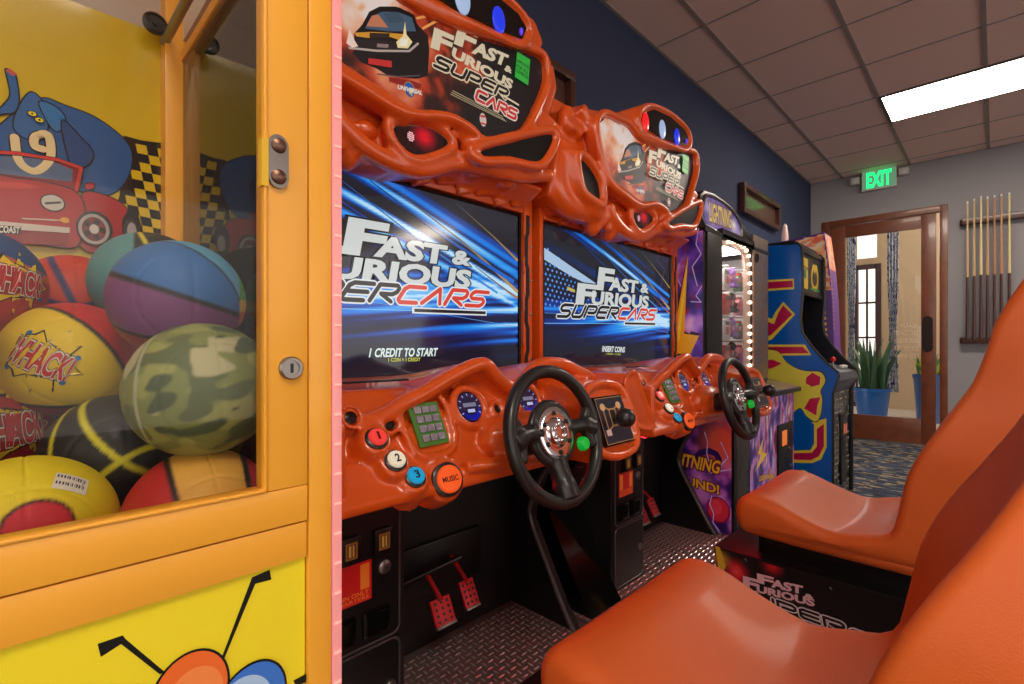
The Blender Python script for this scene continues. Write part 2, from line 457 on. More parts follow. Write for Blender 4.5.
# black carcass: back box, pedal wall, coin tower, column housing, right partition
def carcass():
    bm = bmesh.new()
    add_box(bm, (-1.58, YL, .02), (-1.30, YR, 1.66), .006)              # tall back box behind the screen
    add_box(bm, (-1.31, YL, FLZ), (-1.262, YR, .80))                   # pedal wall
    add_box(bm, (-1.32, YL, .735), (-.90, YR, .775))                    # underside shelf of the dashboard
    o = obj('carcass', bm, BLACK, cab)
    # right partition, front edge swept back at mid height
    prof = [(-1.30,FLZ),(-.975,FLZ),(-1.02,.20),(-1.09,.32),(-1.165,.455),(-1.16,.53),(-1.10,.64),(-.98,.76),(-1.30,.76)]
    obj('partition', prism([(x, 1.286, z) for x, z in prof], (0,.03,0)), BLACK, cab)
    hp = [(-1.262,FLZ),(-.978,FLZ),(-1.023,.20),(-1.093,.32),(-1.168,.455),(-1.163,.53),(-1.10,.64),(-.95,.76),(-1.262,.76)]
    c = obj('column_housing', prism([(x, YL+.02, z) for x, z in hp], (0,.185,0)), BLACKG, cab)
    e = [Vector((x, 1.283, z)) for x, z in prof[1:8]]
    obj('edge_moulding', tube(catmull(e, 4), .008, 8), MOLD, cab)
    # crash art on the housing above the fold
    L1, L2 = Vector((-1.163,0,.53)), Vector((-.95,0,.76)); dd = (L2-L1).normalized(); nn = Vector((dd.z,0,-dd.x))
    def hous(u, v, l): return (Vector((-1.1665+l, u, .53+v)) if v <= 0 else L1+dd*v+nn*l+Vector((.0015,u,0)))
    art = Art(hous); rnd = random.Random(3)
    art.poly([(.25,0),(.425,0),(.425,.26),(.25,.26)], (40,22,24)); art.poly([(.25,0),(.25,-.05),(.27,-.06),(.39,-.06),(.41,-.045),(.425,0)], (34,20,26))
    for k in range(60):
        u, v = rnd.uniform(.255,.42), rnd.uniform(0.005,.25); a = rnd.uniform(-.6,.9)
        art.stroke([(u,v),(min(.424,u+.03*cos(a)),v+.03*sin(a) if v > .03 else v)], rnd.uniform(.002,.006), rnd.choice([(150,60,50),(180,130,110),(90,30,34),(60,50,60),(200,190,180)]), bump=False)
    art.n += 1
    art.disc((.35,-.032),.022,.026,(240,232,226)); art.disc((.29,-.02),.018,.020,(206,196,50)); art.disc((.395,-.03),.016,.018,(190,120,110)); art.disc((.31,-.045),.012,.008,(110,90,60))
    art.done('column_art', PRINT, c)
carcass()

def coin_tower():
    X = -1.02; y0, y1 = .432, .672
    bm = box((-1.262, y0, FLZ), (X, y1, .76), .008)
    o = obj('coin_tower', bm, BLACK, cab)
    # two raised doors with rounded frames
    for nm, zz in (('upper_door', (.388,.735)), ('cash_door', (.155,.378))):
        a, b = y0+.02, y1-.018
        pts = []
        for cx_, cz_, s0 in ((b-.02, zz[1]-.02, 0), (a+.02, zz[1]-.02, 1), (a+.02, zz[0]+.02, 2), (b-.02, zz[0]+.02, 3)):
            for k in range(5): t = (s0+k/4)*pi/2; pts.append((X+.004, cx_+.02*cos(t), cz_+.02*sin(t)))
        d = obj(nm, prism([(X-.002, p[1], p[2]) for p in pts], (.006,0,0)), BLACK, o)
        obj('door_rim', tube(pts, .003, 6, True), MOLD, d)
    for (a, b) in ((.500,.548),(.582,.628)):
        s = obj('coin_slot', box((X+.003, a, .588), (X+.018, b, .648), .003), BLACK, o)
        art = Art(face(X+.0185)); c_ = (a+b)/2
        art.rect((c_-.014,.600),(c_+.014,.637),(120,72,26)); art.rect((c_-.010,.604),(c_+.010,.633),(60,34,14))
        art.rect((c_-.007,.606),(c_-.001,.631),(170,120,50)); art.rect((c_+.002,.606),(c_+.006,.631),(170,120,50))
        art.done('coin_window', BACKLIT, s)
    art = Art(face(X+.0045))
    a, b = .478, .580
    art.rect((a,.492),(b,.582),(205,38,36)); art.rect((a+.006,.520),(b-.006,.576),(240,146,52))
    M = affine((a,.492),(b,.492),(a,.582))
    art.text('1', M, (205,38,36), off=.06, box_=(.40,.36,.60,.90))
    art.text('COIN ONLY', M, (245,150,60), off=.01, box_=(.08,.17,.92,.28)); art.text('QUARTERS', M, (245,150,60), off=.01, box_=(.08,.04,.92,.14))
    art.done('price_sticker', PRINT, o)
    obj('lock', lathe((X+.004,.612,.555),(1,0,0),[(.016,0),(.016,.006),(.011,.009),(.0,.009)],20), STEEL, o)
    obj('lock', lathe((X+.004,.628,.27),(1,0,0),[(.014,0),(.014,.006),(.009,.009),(.0,.009)],20), STEEL, o)
    for (c_) in (.505, .590):
        bm = bmesh.new(); add_box(bm, (X+.003, c_-.034, .405), (X+.012, c_+.034, .468), .004); add_box(bm, (X+.0125, c_-.024, .415), (X+.0135, c_+.024, .458))
        obj('coin_return', bm, BLACKG, o)
coin_tower()

def pedals():
    bm = bmesh.new(); add_box(bm, (-1.262,.80,.30), (-1.245,1.12,.46), .004); add_tube(bm, [(-1.23,.80,.375),(-1.21,1.0,.40)], .008)
    o = obj('pedal_bracket', bm, BLACK, cab)
    RED = mat('red_lit_pedal', (196,44,52), .35, metal=.35)  # red LED light on the metal put into its base colour
    for y, z, w_, h in ((.885,.295,.035,.036),(.985,.312,.027,.038)):
        Mx = Matrix.Translation((-1.15, y, z)) @ Matrix.Rotation(R(-28), 4, 'Y')
        bm = bmesh.new(); add_box(bm, (-.005,-w_,-h), (.005,w_,h), .002, Mx); add_tube(bm, [(-1.156,y,z+.03),(-1.235,y,z+.09)], .007)
        p = obj('pedal', bm, RED, cab)
        bm = bmesh.new()
        for i in range(3):
            for j in range(4):
                add_lathe(bm, Mx @ Vector((.0055,(i-1)*w_*.6,(j-1.5)*h*.45)), Mx.to_3x3() @ Vector((1,0,0)), [(.0045,0),(.0045,.0008),(0,.0008)], 8)
        obj('grip_holes', bm, BLACK, p)
        obj('pedal_lip', box((-.006,-w_,-h-.006), (.008,w_,-h+.002), .001, Mx), STEEL, p)
pedals()

# dashboard -------------------------------------------------------------
def face_x(z): return -.922+(.95-z)*.45
crest_px = [(352,428),(382,415),(400,403),(419,394),(440,381),(460,370.5),(472,366),(482,366),(493,379),(506,387),(519,379),(528,370),(540,364),(559,365),(572,371),(582,376),(593,384)]
crest = [onX(px, py, -.93) for px, py in crest_px]
def zc(y):
    if y <= crest[0][0]: return crest[0][1]
    for (a, za), (b, zb) in zip(crest, crest[1:]):
        if y <= b: return za+(zb-za)*(y-a)/(b-a)
    return crest[-1][1]
FN = Vector((1,0,.45)).normalized()                        # outward normal of the sloping face
def on_face(y, z, h=0): return Vector((face_x(z), y, z)) + FN*h
def dashboard():
    bm = bmesh.new()
    ys = [.40+i*(1.30-.40)/60 for i in range(61)]; rings = []
    for y in ys:
        c = zc(y); hood = max(c, .96) ; t = max(0, min(1, (y-.40)/.2))
        zt = c-.012
        prof = [(-1.19,.775),(-1.19,.985),(-1.08,max(.985,hood-.01)),(-.985,max(.97,c+.004)),(-.935,c),(-.920,zt),(face_x(zt-.02)-.016,zt-.035),(face_x(.90),min(.90,zt-.04)),
                (face_x(.84),.84),(face_x(.80)+.004,.80),(-.822,.775),(-.826,.757),(-.86,.75),(-1.0,.752)]
        rings.append([bm.verts.new((x, y, z)) for x, z in prof])
    n = len(rings[0])
    for A, B in zip(rings, rings[1:]):
        for k in range(n): bm.faces.new((A[k], A[(k+1)%n], B[(k+1)%n], B[k]))
    bm.faces.new(rings[0]); bm.faces.new(rings[-1][::-1])
    # rolled crest over the dials
    cp = [Vector((-.914, y, z+.002)) for i, (y, z) in enumerate(crest)]
    add_tube(bm, catmull(cp, 4), .0195, 10)
    # left cheek under the crest start
    add_box(bm, (-.93,.405,.77), (-.835,.43,.93), .012)
    # button pods
    bn = Vector((.76,-.06,.64)).normalized()
    for (y, z, x, r) in ((.505,.888,-.862,.036),(.535,.843,-.842,.036),(.571,.807,-.828,.036)):
        c = Vector((x,y,z)); add_lathe(bm, c-bn*.07, bn, [(r*1.25,0),(r*1.15,.03),(r*.95,.055),(r*.85,.064),(0,.064)], 20)
    mn = Vector((.93,-.12,.34)).normalized(); c = Vector((-.822,.648,.786))
    add_lathe(bm, c-mn*.08, mn, [(.055,0),(.052,.03),(.047,.06),(.042,.07),(0,.07)], 24)
    # rings round the dials
    for (y, z) in ((.774,.917),(.981,.917)):
        p = [on_face(y+.047*cos(a), z+.047*sin(a)*.93, .006) for a in [2*pi*k/28 for k in range(28)]]
        add_tube(bm, p, .011, 8, True)
    # keypad surround
    kp = [on_face(y, z, .004) for y, z in ((.592,.950),(.697,.950),(.702,.840),(.598,.838))]
    add_tube(bm, catmull(kp, 4, True), .008, 8, True)
    # screw bosses
    for (y, z) in ((.475,.925),(.555,.905),(.868,.905),(1.055,.92)):
        p = [on_face(y+.020*cos(a), z+.020*sin(a), .003) for a in [2*pi*k/16 for k in range(16)]]
        add_tube(bm, p, .006, 6, True)
    # steering boss and lower swell
    add_ell(bm, (-.86,.90,.84), (.06,.13,.065)); add_tube(bm, [(-.83,.70,.800),(-.822,.80,.795),(-.82,1.02,.79)], .016, 10)
    # shifter console
    add_prism(bm, [(-.93,1.045,.975),(-.775,1.045,.945),(-.722,1.045,.80),(-.735,1.045,.765),(-.93,1.045,.755)], (0,.200,0))
    sc = [(-.768,1.056,.945),(-.768,1.226,.945),(-.716,1.226,.795),(-.716,1.056,.795)]
    add_tube(bm, catmull(sc, 5, True), .013, 8, True)
    bm = fuse(bm, .0052, 5)
    o = obj('dashboard', bm, ORANGE, cab, smooth=180)
    # screws
    for (y, z) in ((.475,.925),(.555,.905),(.868,.905),(1.055,.92)):
        obj('screw', lathe(on_face(y, z, -.003), FN, [(.013,0),(.013,.003),(.006,.006),(0,.006)], 12), mat('dark_screw', (40,26,22), .3, metal=.6), o)
    # trim slot on the hood
    obj('vent_slot', box((-1.0,.50,.985), (-.985,.66,.9895), .002), BLACK, o)
    # keypad
    q = [on_face(y, z, .004) for y, z in ((.604,.937),(.683,.937),(.690,.850),(.612,.848))]
    k = obj('keypad', prism(q, FN*.003), mat('keypad_board', (70,110,52), .5, emit=.08, ecol=(90,190,40)), o)
    KEY = mat('metal_key', (176,170,190), .25, metal=.5)
    for i in range(3):
        for j in range(4):
            u = (i+.5)/3; v = (j+.5)/4
            c = q[0].lerp(q[1], .1+.8*u).lerp(q[3].lerp(q[2], .1+.8*u), .06+.88*v) + FN*.003
            M = Matrix.Translation(c) @ FN.to_track_quat('X','Z').to_matrix().to_4x4()
            obj('key', box((0,-.0088,-.0078), (.005,.0088,.0078), .0018, M), KEY, k)
    # dials
    for (y, z) in ((.774,.917),(.981,.917)):
        c = on_face(y, z, .004)
        g = obj('dial', lathe(c, FN, [(.042,-.01),(.042,.002),(.038,.004),(0,.004)], 28), BLACKG, o)
        e1 = Vector((0,1,0)); e2 = FN.cross(e1)
        if e2.z < 0: e2 = -e2
        art = Art(lambda u, v, l, c=c: c+FN*(.0045+l)+e1*u+e2*v)
        art.disc((0,0),.036,.036,(40,28,66)); art.disc((.004,-.012),.026,.021,(24,30,150)); art.disc((0,.002),.026,.023,(34,24,54))
        for a in range(-30, 211, 30):
            a = R(a); art.stroke([(.028*cos(a),.028*sin(a)),(.033*cos(a),.033*sin(a))], .0018, (190,190,230), bump=False)
        art.n += 1
        art.rect((-.020,.0),(.020,.010),(120,116,140)); art.rect((-.010,-.014),(.012,-.006),(180,186,230))
        art.done('dial_face', SCREEN, g)
    # numbered buttons
    for (y, z, x, col, ch, tc_) in ((.505,.888,-.862,(238,66,62),'1',(90,16,16)),(.535,.843,-.842,(226,222,200),'2',(30,24,18)),(.571,.807,-.828,(20,160,214),'3',(14,30,60))):
        c = Vector((x,y,z)) - bn*.010
        b = obj('view_button', lathe(c, bn, [(.0235,0),(.0235,.007),(.019,.010),(0,.010)], 24), RUBBER, o)
        obj('button_cap', lathe(c+bn*.006, bn, [(.0185,0),(.0185,.007),(.015,.0105),(0,.0115)], 24), mat('cap_'+{'1':'red','2':'white','3':'blue'}[ch], col, .3, emit=.35, ecol=col), b)
        e1 = Vector((0,1,0)); e1 = (e1-bn*e1.dot(bn)).normalized(); e2 = bn.cross(e1); e2 = e2 if e2.z > 0 else -e2
        art = Art(lambda u, v, l, c=c: c+bn*(.0178+l)+e1*u+e2*v)
        art.text(ch, lambda a_, b_: (a_, b_), tc_, off=.03, box_=((-.0045,-.008,.0045,.008) if ch != '1' else (-.0016,-.008,.0016,.008))); art.done('button_number', PRINT, b)
    c = Vector((-.822,.648,.786)) - mn*.010
    b = obj('music_button', lathe(c, mn, [(.036,0),(.036,.010),(.030,.013),(0,.013)], 28), RUBBER, o)
    obj('button_cap', lathe(c+mn*.01, mn, [(.029,0),(.029,.007),(.026,.010),(0,.010)], 28), mat('cap_orange', (240,96,36), .35, emit=.35, ecol=(245,90,30)), b)
    e1 = (Vector((0,1,0))-mn*mn.y).normalized(); e2 = mn.cross(e1); e2 = e2 if e2.z > 0 else -e2
    art = Art(lambda u, v, l: c+mn*(.0203+l)+e1*u+e2*v)
    art.text('MUSIC', lambda a_, b_: (a_, b_), (70,22,14), off=.03, box_=(-.019,-.0055,.019,.0055)); art.done('button_word', PRINT, b)
    # shift plate and lever
    S0, S1, S3 = Vector((-.757,1.070,.930)), Vector((-.757,1.208,.930)), Vector((-.712,1.070,.806))
    ex = (S1-S0).normalized(); ez = (S0-S3).normalized(); en = ex.cross(ez); en = en if en.x > 0 else -en
    p = obj('shift_plate', prism([S0-en*.004, S1-en*.004, S3+(S1-S0)-en*.004, S3-en*.004], en*.007), BLACKG, o)
    Wd = (S1-S0).length; Hd = (S0-S3).length
    art = Art(lambda u, v, l: S3+ex*u*Wd+ez*v*Hd+en*(.0035+l))
    gold = (196,150,96)
    art.rect((.03,.03),(.97,.97),(34,36,54))
    for k in range(46):
        u, v = random.uniform(.08,.92), random.uniform(.06,.94); a = random.random()*6
        art.stroke([(u,v),(u+.05*cos(a),v+.05*sin(a))], .012, random.choice([(60,66,96),(88,70,60),(24,26,40)]), bump=False)
    art.n += 1
    for pth in ([(.22,.30),(.22,.80)],[(.76,.30),(.76,.80)],[(.22,.80),(.40,.72),(.60,.72),(.76,.80)],[(.22,.30),(.40,.38),(.60,.38),(.76,.30)],[(.40,.38),(.40,.72)],[(.60,.38),(.60,.72)]):
        art.stroke(pth, .035, gold, bump=False)
    art.n += 1
    for q_ in ((.22,.78),(.76,.78)): art.disc(q_, .085, .075, (226,190,140))
    art.rect((.12,.2),(.28,.32),(220,200,196))
    for q_ in ([(.04,.96),(.96,.96)],[(.04,.04),(.96,.04)],[(.04,.04),(.04,.96)],[(.96,.04),(.96,.96)]): art.stroke(q_, .015, gold, bump=False)
    art.n += 1
    art.rect((.42,.42),(.58,.68),(16,14,18))
    art.done('shift_pattern', PRINT, p)
    lv = obj('shift_lever', tube([(-.742,1.145,.865),(-.715,1.135,.872),(-.69,1.124,.878)], .006, 10), STEEL, p)
    bm = bmesh.new(); add_ell(bm, (-.685,1.120,.880), (.0255,.0255,.0255), None, 28)
    obj('lever_knob', bm, RUBBER, p, smooth=180)
    # glowing strip hidden under the lip
    obj('led_strip', box((-.90,.44,.742), (-.885,1.28,.748)), mat('red_led', (255,40,60), .5, emit=14, ecol=(255,24,44)), cab)
    # pale stickers under the left lip
    return o
dash = dashboard()

def steering_wheel():
    C = Vector((-.72,.882,.862)); n = Vector((cos(R(14)),0,sin(R(14)))); e1 = Vector((0,1,0)); e2 = n.cross(e1); e2 = e2 if e2.z > 0 else -e2
    P = lambda u, v, h=0: C+e1*u+e2*v+n*h
    r = .149
    o = obj('steering_wheel', tube([P(r*cos(a), r*sin(a)) for a in [2*pi*k/56 for k in range(56)]], .0155, 14, True), RUBBER, cab, smooth=180)
    bm = bmesh.new()
    for pth, rr in (([(-.145,.0,.0),(-.10,.012,-.006),(-.05,.01,-.016)], (.022,.018,.026)), ([(.145,0,0),(.10,.012,-.006),(.05,.01,-.016)], (.022,.018,.026)), ([(0,-.145,0),(0,-.10,-.008),(0,-.05,-.016)], (.030,.025,.030))):
        add_tube(bm, catmull([P(*q) for q in pth], 4), [rr[0]]*4+[rr[1]]*4+[rr[2]], 12)
    # wings where spokes meet the rim
    for sgn in (-1, 1):
        add_tube(bm, catmull([P(sgn*.135,.05,0),(P(sgn*.115,.012,-.004)),(P(sgn*.128,-.045,0))], 4), .014, 8)
    add_lathe(bm, P(0,.005,-.045), n, [(.03,0),(.055,.012),(.078,.026),(.080,.036),(.072,.042),(0,.042)], 32)
    bm = fuse(bm, .004, 6)
    h = obj('spokes', bm, RUBBER, o, smooth=180)
    obj('steering_column', lathe(P(0,.0,-.14), n, [(.04,0),(.035,.10),(0,.10)], 20), BLACK, o)
    bm = bmesh.new()
    add_lathe(bm, P(0,.005,-.003), n, [(.060,0),(.060,.004),(.052,.0065),(.036,.005),(.034,.008),(.026,.012),(.014,.013),(0,.013)], 36)
    for k in range(6):
        a = 2*pi*k/6+.5; add_ell(bm, P(.0185*cos(a), .005+.0185*sin(a), .011), (.006,.006,.006), None, 10)
    hp = obj('hub_plate', bm, CHROME, o, smooth=40)
    for k in range(6):
        bm = bmesh.new()
        a = 2*pi*k/6+.52; add_lathe(bm, P(.045*cos(a), .005+.045*sin(a), .0008), n, [(.006,0),(.006,.0045),(.003,.006),(0,.006)], 10)
        obj('hub_bolt', bm, BLACK, hp)
    obj('start_button', lathe(P(.083,-.032,.000), n, [(.017,0),(.017,.010),(.013,.016),(0,.018)], 20), mat('green_lit_button', (10,150,50), .25, emit=.35, ecol=(10,200,60)), o)
steering_wheel()

# screen surround -------------------------------------------------------
SY0, SY1, SZ0, SZ1 = .254, 1.271, .965, 1.533
def surround():
    bm = bmesh.new()
    # orange frame: left, right and top members with a stepped inner edge
    add_box(bm, (-1.30,YL,.96), (-1.195,.252,1.66), .004); add_box(bm, (-1.30,1.274,.96), (-1.188,YR,1.66), .004)
    add_box(bm, (-1.30,.252,1.535), (-1.19,1.274,1.66), .004)
    for k in range(4):
        z = 1.06+k*.13; add_prism(bm, [(-1.19,1.274,z),(-1.19,1.268,z+.012),(-1.19,1.268,z+.05),(-1.19,1.274,z+.062)], (.006,0,0))
    o = obj('screen_frame', bm, ORANGE, cab)
    bm = bmesh.new()
    for (a, b) in (((YL,.252)),(1.2755,1.29)):
        pts = [(a if False else 1.278, .98)]
    zz = [.97,1.03,1.05,1.13,1.15,1.23,1.25,1.34,1.36,1.45,1.47,1.53]
    L = [(-1.1875, 1.276+(.008 if (i//2) % 2 else .0), z) for i, z in enumerate(zz)]
    Rr = [(-1.1875, 1.292+(.008 if (i//2) % 2 else .0), z) for i, z in enumerate(zz)]
    add_prism(bm, L+Rr[::-1], (.002,0,0)); obj('jagged_inlay', bm, BLACK, o)
    for z in (1.02,1.18,1.30,1.42,1.50):
        obj('bolt', lathe((-1.188,1.309,z),(1,0,0),[(.005,0),(.005,.003),(0,.004)],8), STEEL, o)
    bm = box((-1.29, .2545, SZ0-.02), (-1.206, 1.2725, SZ1))
    b = obj('screen_bezel', bm, BLACKG, cab)
    # glossy bezel lip
    p = [(-1.203,.258,SZ0),(-1.203,1.268,SZ0),(-1.203,1.268,SZ1-.004),(-1.203,.258,SZ1-.004)]
    obj('bezel_rim', tube([Vector(q) for q in p], .006, 4, True), BLACK, b)
    return b
bez = surround()

def screen_art(root, which):
    """which 0 = near screen, 1 = far screen; drawn in near-cabinet coordinates."""
    X = -1.2052
    a, b, c, d = SY0+.012, SY1-.012, SZ0+.004, SZ1-.010
    def fn(y, z):
        s = (y-a)/(b-a); t = (z-c)/(d-c)
        q = t+.52*s-.02*math.sin(4*s)
        A = nz(q*19+which*7, s*.9+3, 1.7, 2); A = max(0, (A-.50)*5.2)*max(0, min(1, (q-.80)*3.2))*max(0, min(1,(1.34-q)*4))
        q2 = t-.05*s+.05*math.cos(3*s)
        B = nz(q2*22+5+which*3, s*.8, 9.1, 2); B = max(0, (B-.38)*3.4)*math.exp(-((t-.42+.04*s)/.17)**2)*(.55+.75*s)
        base = mixc((24,27,36), (60,64,76), max(0, t-.5)*nz(s*3,t*6,4)*1.2)
        base = mixc(base, (8,18,60), math.exp(-((t-.38)/.2)**2))
        v = min(1.25, A+B)
        return mixc(base, ramp(v, [(0,(10,24,70)),(.35,(8,66,190)),(.8,(20,140,235)),(1.2,(190,228,250))]), min(1, v*1.6))
    art = Art(face(X))
    art.grid(a, b, c, d, 150, 110, fn)
    U = lambda s, t: (a+(b-a)*s, c+(d-c)*t)
    if which:
        for i in range(15):
            for j in range(12):
                s, t = .01+i*.026+(j % 2)*.013, .46+j*.034-.004*i
                if t < .86-.5*s*1.5 and s < .36: art.disc(U(s,t), .0058*(1-s), .0058*(1-s), (70+40*(j%2),150,235), 7); art.n -= 1
        art.n += 1
        art.poly([U(.0,.84),U(.18,.74),U(.40,.62),U(.38,.60),U(.16,.68),U(0,.76)], (168,196,226))
        art.poly([U(.14,.60),U(.30,.55),U(.30,.535),U(.14,.575)], (196,176,90))
    # warm streaks top right
    for (p, w0, cc) in (([(.52,.95),(.78,.74),(1,.52)],.010,(206,164,96)), ([(.72,.98),(.88,.84),(1,.72)],.007,(190,150,60)), ([(.80,.64),(.92,.54),(1,.48)],.007,(214,120,60)),
                        ([(.30,.98),(.6,.72),(.9,.5)],.006,(60,150,240)), ([(.42,.98),(.7,.76),(.98,.58)],.012,(24,110,225)), ([(.16,1),(.4,.80),(.62,.66)],.006,(20,70,200))):
        pts = catmull([Vector((*U(*q),0)) for q in p], 8); n = len(pts)
        for k in range(n-1): art.stroke([(pts[k].x,pts[k].y),(pts[k+1].x,pts[k+1].y)], w0*(.3+1.1*k/n), mixc((30,50,90), cc, .25+.75*k/n), rnd=False, bump=False)
        art.n += 1
    art.stroke([U(0,.33),U(.98,.385)], .002, (130,200,245), rnd=False); art.stroke([U(.0,.40),U(.3,.41),U(.98,.30)], .0015, (90,160,235), rnd=False)
    f = lambda x, y: c2(540+x*.2265, 210+y*.2267, X)
    M = affine(f(75,505), f(518,512), f(75,228))
    fnf(art, M, .0122)
    if which:
        T0 = affine(f(272,624), f(370,628), f(272,600)); art.text('INSERT COINS', T0, (225,232,232), off=.03, box_=(0,.0,1,1), shear=.02)
        T1 = affine(f(288,638), f(352,641), f(288,630)); art.text('1 CREDIT = 1 COIN', T1, (190,190,70), off=.02)
    else:
        g = lambda x, y: c1(330+x*.3071, 160+y*.3070, X)
        T0 = affine(g(125,642), g(345,638), g(125,614)); art.text('1 CREDIT TO START', T0, (222,238,232), off=.03, shear=.02)
        T1 = affine(g(188,657), g(292,655), g(188,645)); art.text('1 COIN = 1 CREDIT', T1, (206,206,80), off=.02)
    art.done('screen', SCREEN, root)
scr = None

# header ---------------------------------------------------------------
def header():
    bm = bmesh.new()
    H = lambda pts, X: [(X, *c2(*hx(x, y), X)) for x, y in pts]
    body = [(112,55),(165,48),(265,66),(340,74),(450,40),(500,42),(580,78),(645,140),(662,200),(650,245),(683,262),(690,330),(672,420),(702,440),(715,485),(705,545),(688,592),(620,616),(560,596),(505,612),(450,636),(380,640),(330,618),(285,560),(200,540),(100,500),(40,440),(34,350),(62,235),(58,160),(98,130)]
    add_prism(bm, H(body, -1.112), (-.17,0,0))
    add_box(bm, (-1.40,.30,1.62), (-1.20,1.26,2.02), .02)
    artp = [(240,130),(290,85),(400,130),(440,190),(520,225),(600,245),(655,258),(683,262),(690,330),(672,410),(640,490),(575,525),(505,478),(440,480),(400,440),(330,395),(290,330),(262,230)]
    add_prism(bm, H(artp, -1.072), (-.09,0,0))
    rim = catmull([Vector(p) for p in H([(258,128),(292,92),(345,112),(400,140),(440,190),(520,225),(600,240),(650,250),(678,265),(684,330),(665,410),(636,485),(572,520),(545,492),(505,470),(440,476),(380,435),(318,385),(285,310),(262,215)], -1.055)], 3, True)
    ry, rz_ = sum(p.y for p in rim)/len(rim), sum(p.z for p in rim)/len(rim)
    rim = [Vector((p.x, ry+(p.y-ry)*1.04, rz_+(p.z-rz_)*1.07)) for p in rim]
    add_tube(bm, rim, .016, 10, True)
    # outer left sweep of the frame and light-bar housing
    add_tube(bm, catmull([Vector(p) for p in H([(225,125),(238,200),(262,300),(300,390),(370,450),(430,495)], -1.075)], 4), .030, 10)
    lb = [(440,75),(460,52),(500,48),(575,82),(638,138),(662,185),(658,225),(640,245),(600,232),(520,200),(455,165),(435,120)]
    add_prism(bm, H(lb, -1.052), (-.2,0,0))
    add_tube(bm, catmull([Vector(p) for p in H(lb, -1.045)], 3, True), .0125, 10, True)
    # light-bar body sweeping back to the left
    add_prism(bm, H([(330,80),(450,42),(462,150),(400,122)], -1.058), (-.2,0,0))
    # left tower with its boss
    add_tube(bm, catmull([Vector(p) for p in H([(165,60),(205,140),(235,210),(262,300)], -1.10)], 4), .035, 10)
    add_tube(bm, catmull([Vector(p) for p in H([(120,65),(110,130),(150,150),(170,180)], -1.11)], 4), .03, 10)
    # three eye pods: raised blocks with rolled rims
    def pod(pts, X, r, back=.12, grow=1.12):
        P3 = H(pts, X); cy = sum(p[1] for p in P3)/len(P3); cz_ = sum(p[2] for p in P3)/len(P3)
        out = [(X-.010, cy+(p[1]-cy)*grow, cz_+(p[2]-cz_)*grow) for p in P3]
        add_prism(bm, out, (-back,0,0))
        add_tube(bm, catmull([Vector(p) for p in P3], 3, True), r, 10, True)
        return P3
    e_mid = [(398,520),(425,497),(470,500),(504,535),(500,570),(445,608),(410,575)]
    e_r = [(548,565),(590,530),(640,500),(700,470),(710,500),(690,565),(668,585),(620,580),(572,590)]
    e_l = [(160,262),(200,275),(245,335),(272,400),(274,485),(225,462),(185,425),(165,345)]
    pm = pod(e_mid, -1.075, .016); pr = pod(e_r, -1.05, .016); pl = pod(e_l, -1.07, .020, .15)
    # thick side shell round the left eye
    add_tube(bm, catmull([Vector(p) for p in H([(95,235),(60,320),(62,420),(120,490),(215,520),(262,560)], -1.13)], 4), .05, 10)
    add_tube(bm, catmull([Vector(p) for p in H([(110,245),(125,330),(150,420),(200,480),(255,530)], -1.10)], 4), .035, 10)
    # brow and jaw pieces between the pods
    add_tube(bm, catmull([Vector(p) for p in H([(300,480),(320,540),(370,600),(440,630),(500,600),(545,600),(620,612),(680,598)], -1.09)], 4), .024, 10)
    add_tube(bm, catmull([Vector(p) for p in H([(505,500),(530,540),(525,580)], -1.08)], 4), .022, 10)
    for (x, y) in ((285,560),(300,600),(230,575)): add_ell(bm, H([(x,y)], -1.13)[0], (.04,.03,.045))
    add_tube(bm, [Vector(p) for p in H([(285,500),(300,600)], -1.11)], .022, 10)
    # right shoulder behind the frame
    add_prism(bm, H([(672,400),(705,440),(690,470),(650,480)], -1.08), (-.1,0,0))
    bm = fuse(bm, .0065, 9)
    # lower jaw plates with notched edge above the screen
    o = obj('header_shell', bm, ORANGE, cab, smooth=180)
    jb = bmesh.new()
    y = .245
    k = 0
    hs = [.028,.05,.035,.055,.03,.048,.036,.052,.03,.045,.03,.05,.034]
    while y < 1.27:
        h = hs[k % len(hs)]; add_prism(jb, [(-1.20,y,1.62),(-1.20,y+.078,1.62),(-1.17,y+.070,1.575-h*.6),(-1.17,y+.014,1.575-h)], (-.08,0,0)); y += .079; k += 1
    add_prism(jb, [(-1.19,.24,1.66),(-1.10,.24,1.60),(-1.17,.24,1.56),(-1.25,.24,1.56)], (0,1.04,0))
    for yy in (.33,.47,.62,.98,1.12): add_ell(jb, (-1.13,yy,1.60), (.04,.035,.03))
    obj('jaw_trim', fuse(jb, .007, 3), ORANGE, cab, smooth=180)
    # lenses
    def lens(P3, nm, ins=.93, back=.006, m=DARKG):
        cy = sum(p[1] for p in P3)/len(P3); cz_ = sum(p[2] for p in P3)/len(P3); X = P3[0][0]-back
        pts = [(X, cy+(p[1]-cy)*ins, cz_+(p[2]-cz_)*ins) for p in P3]
        return obj(nm, prism(pts, (.004,0,0)), m, o), cy, cz_, X
    lm, cy, cz_, X = lens(pm, 'eye_lens', .98, .004)
    art = Art(face(X+.0042))
    art.grid(cy-.075, cy+.075, cz_-.055, cz_+.055, 40, 30, lambda y, z: mixc((30,6,10), (196,12,34), max(0, 1-math.hypot((y-cy-.012)/.05, (z-cz_-.006)/.042))*1.3), inpoly([(cy+(p[1]-cy)*.9, cz_+(p[2]-cz_)*.9) for p in pm]))
    for i in range(-2,3):
        for j in range(-2,3):
            if i*i+j*j <= 5: art.disc((cy-.030+i*.0042, cz_-.006+j*.0050), .0019, .0022, (255,190,200), 7); art.n -= 1
    art.n += 1
    art.done('eye_led', attr_mat('red_eye_glow', .9, .2, .5, base=.3), lm)
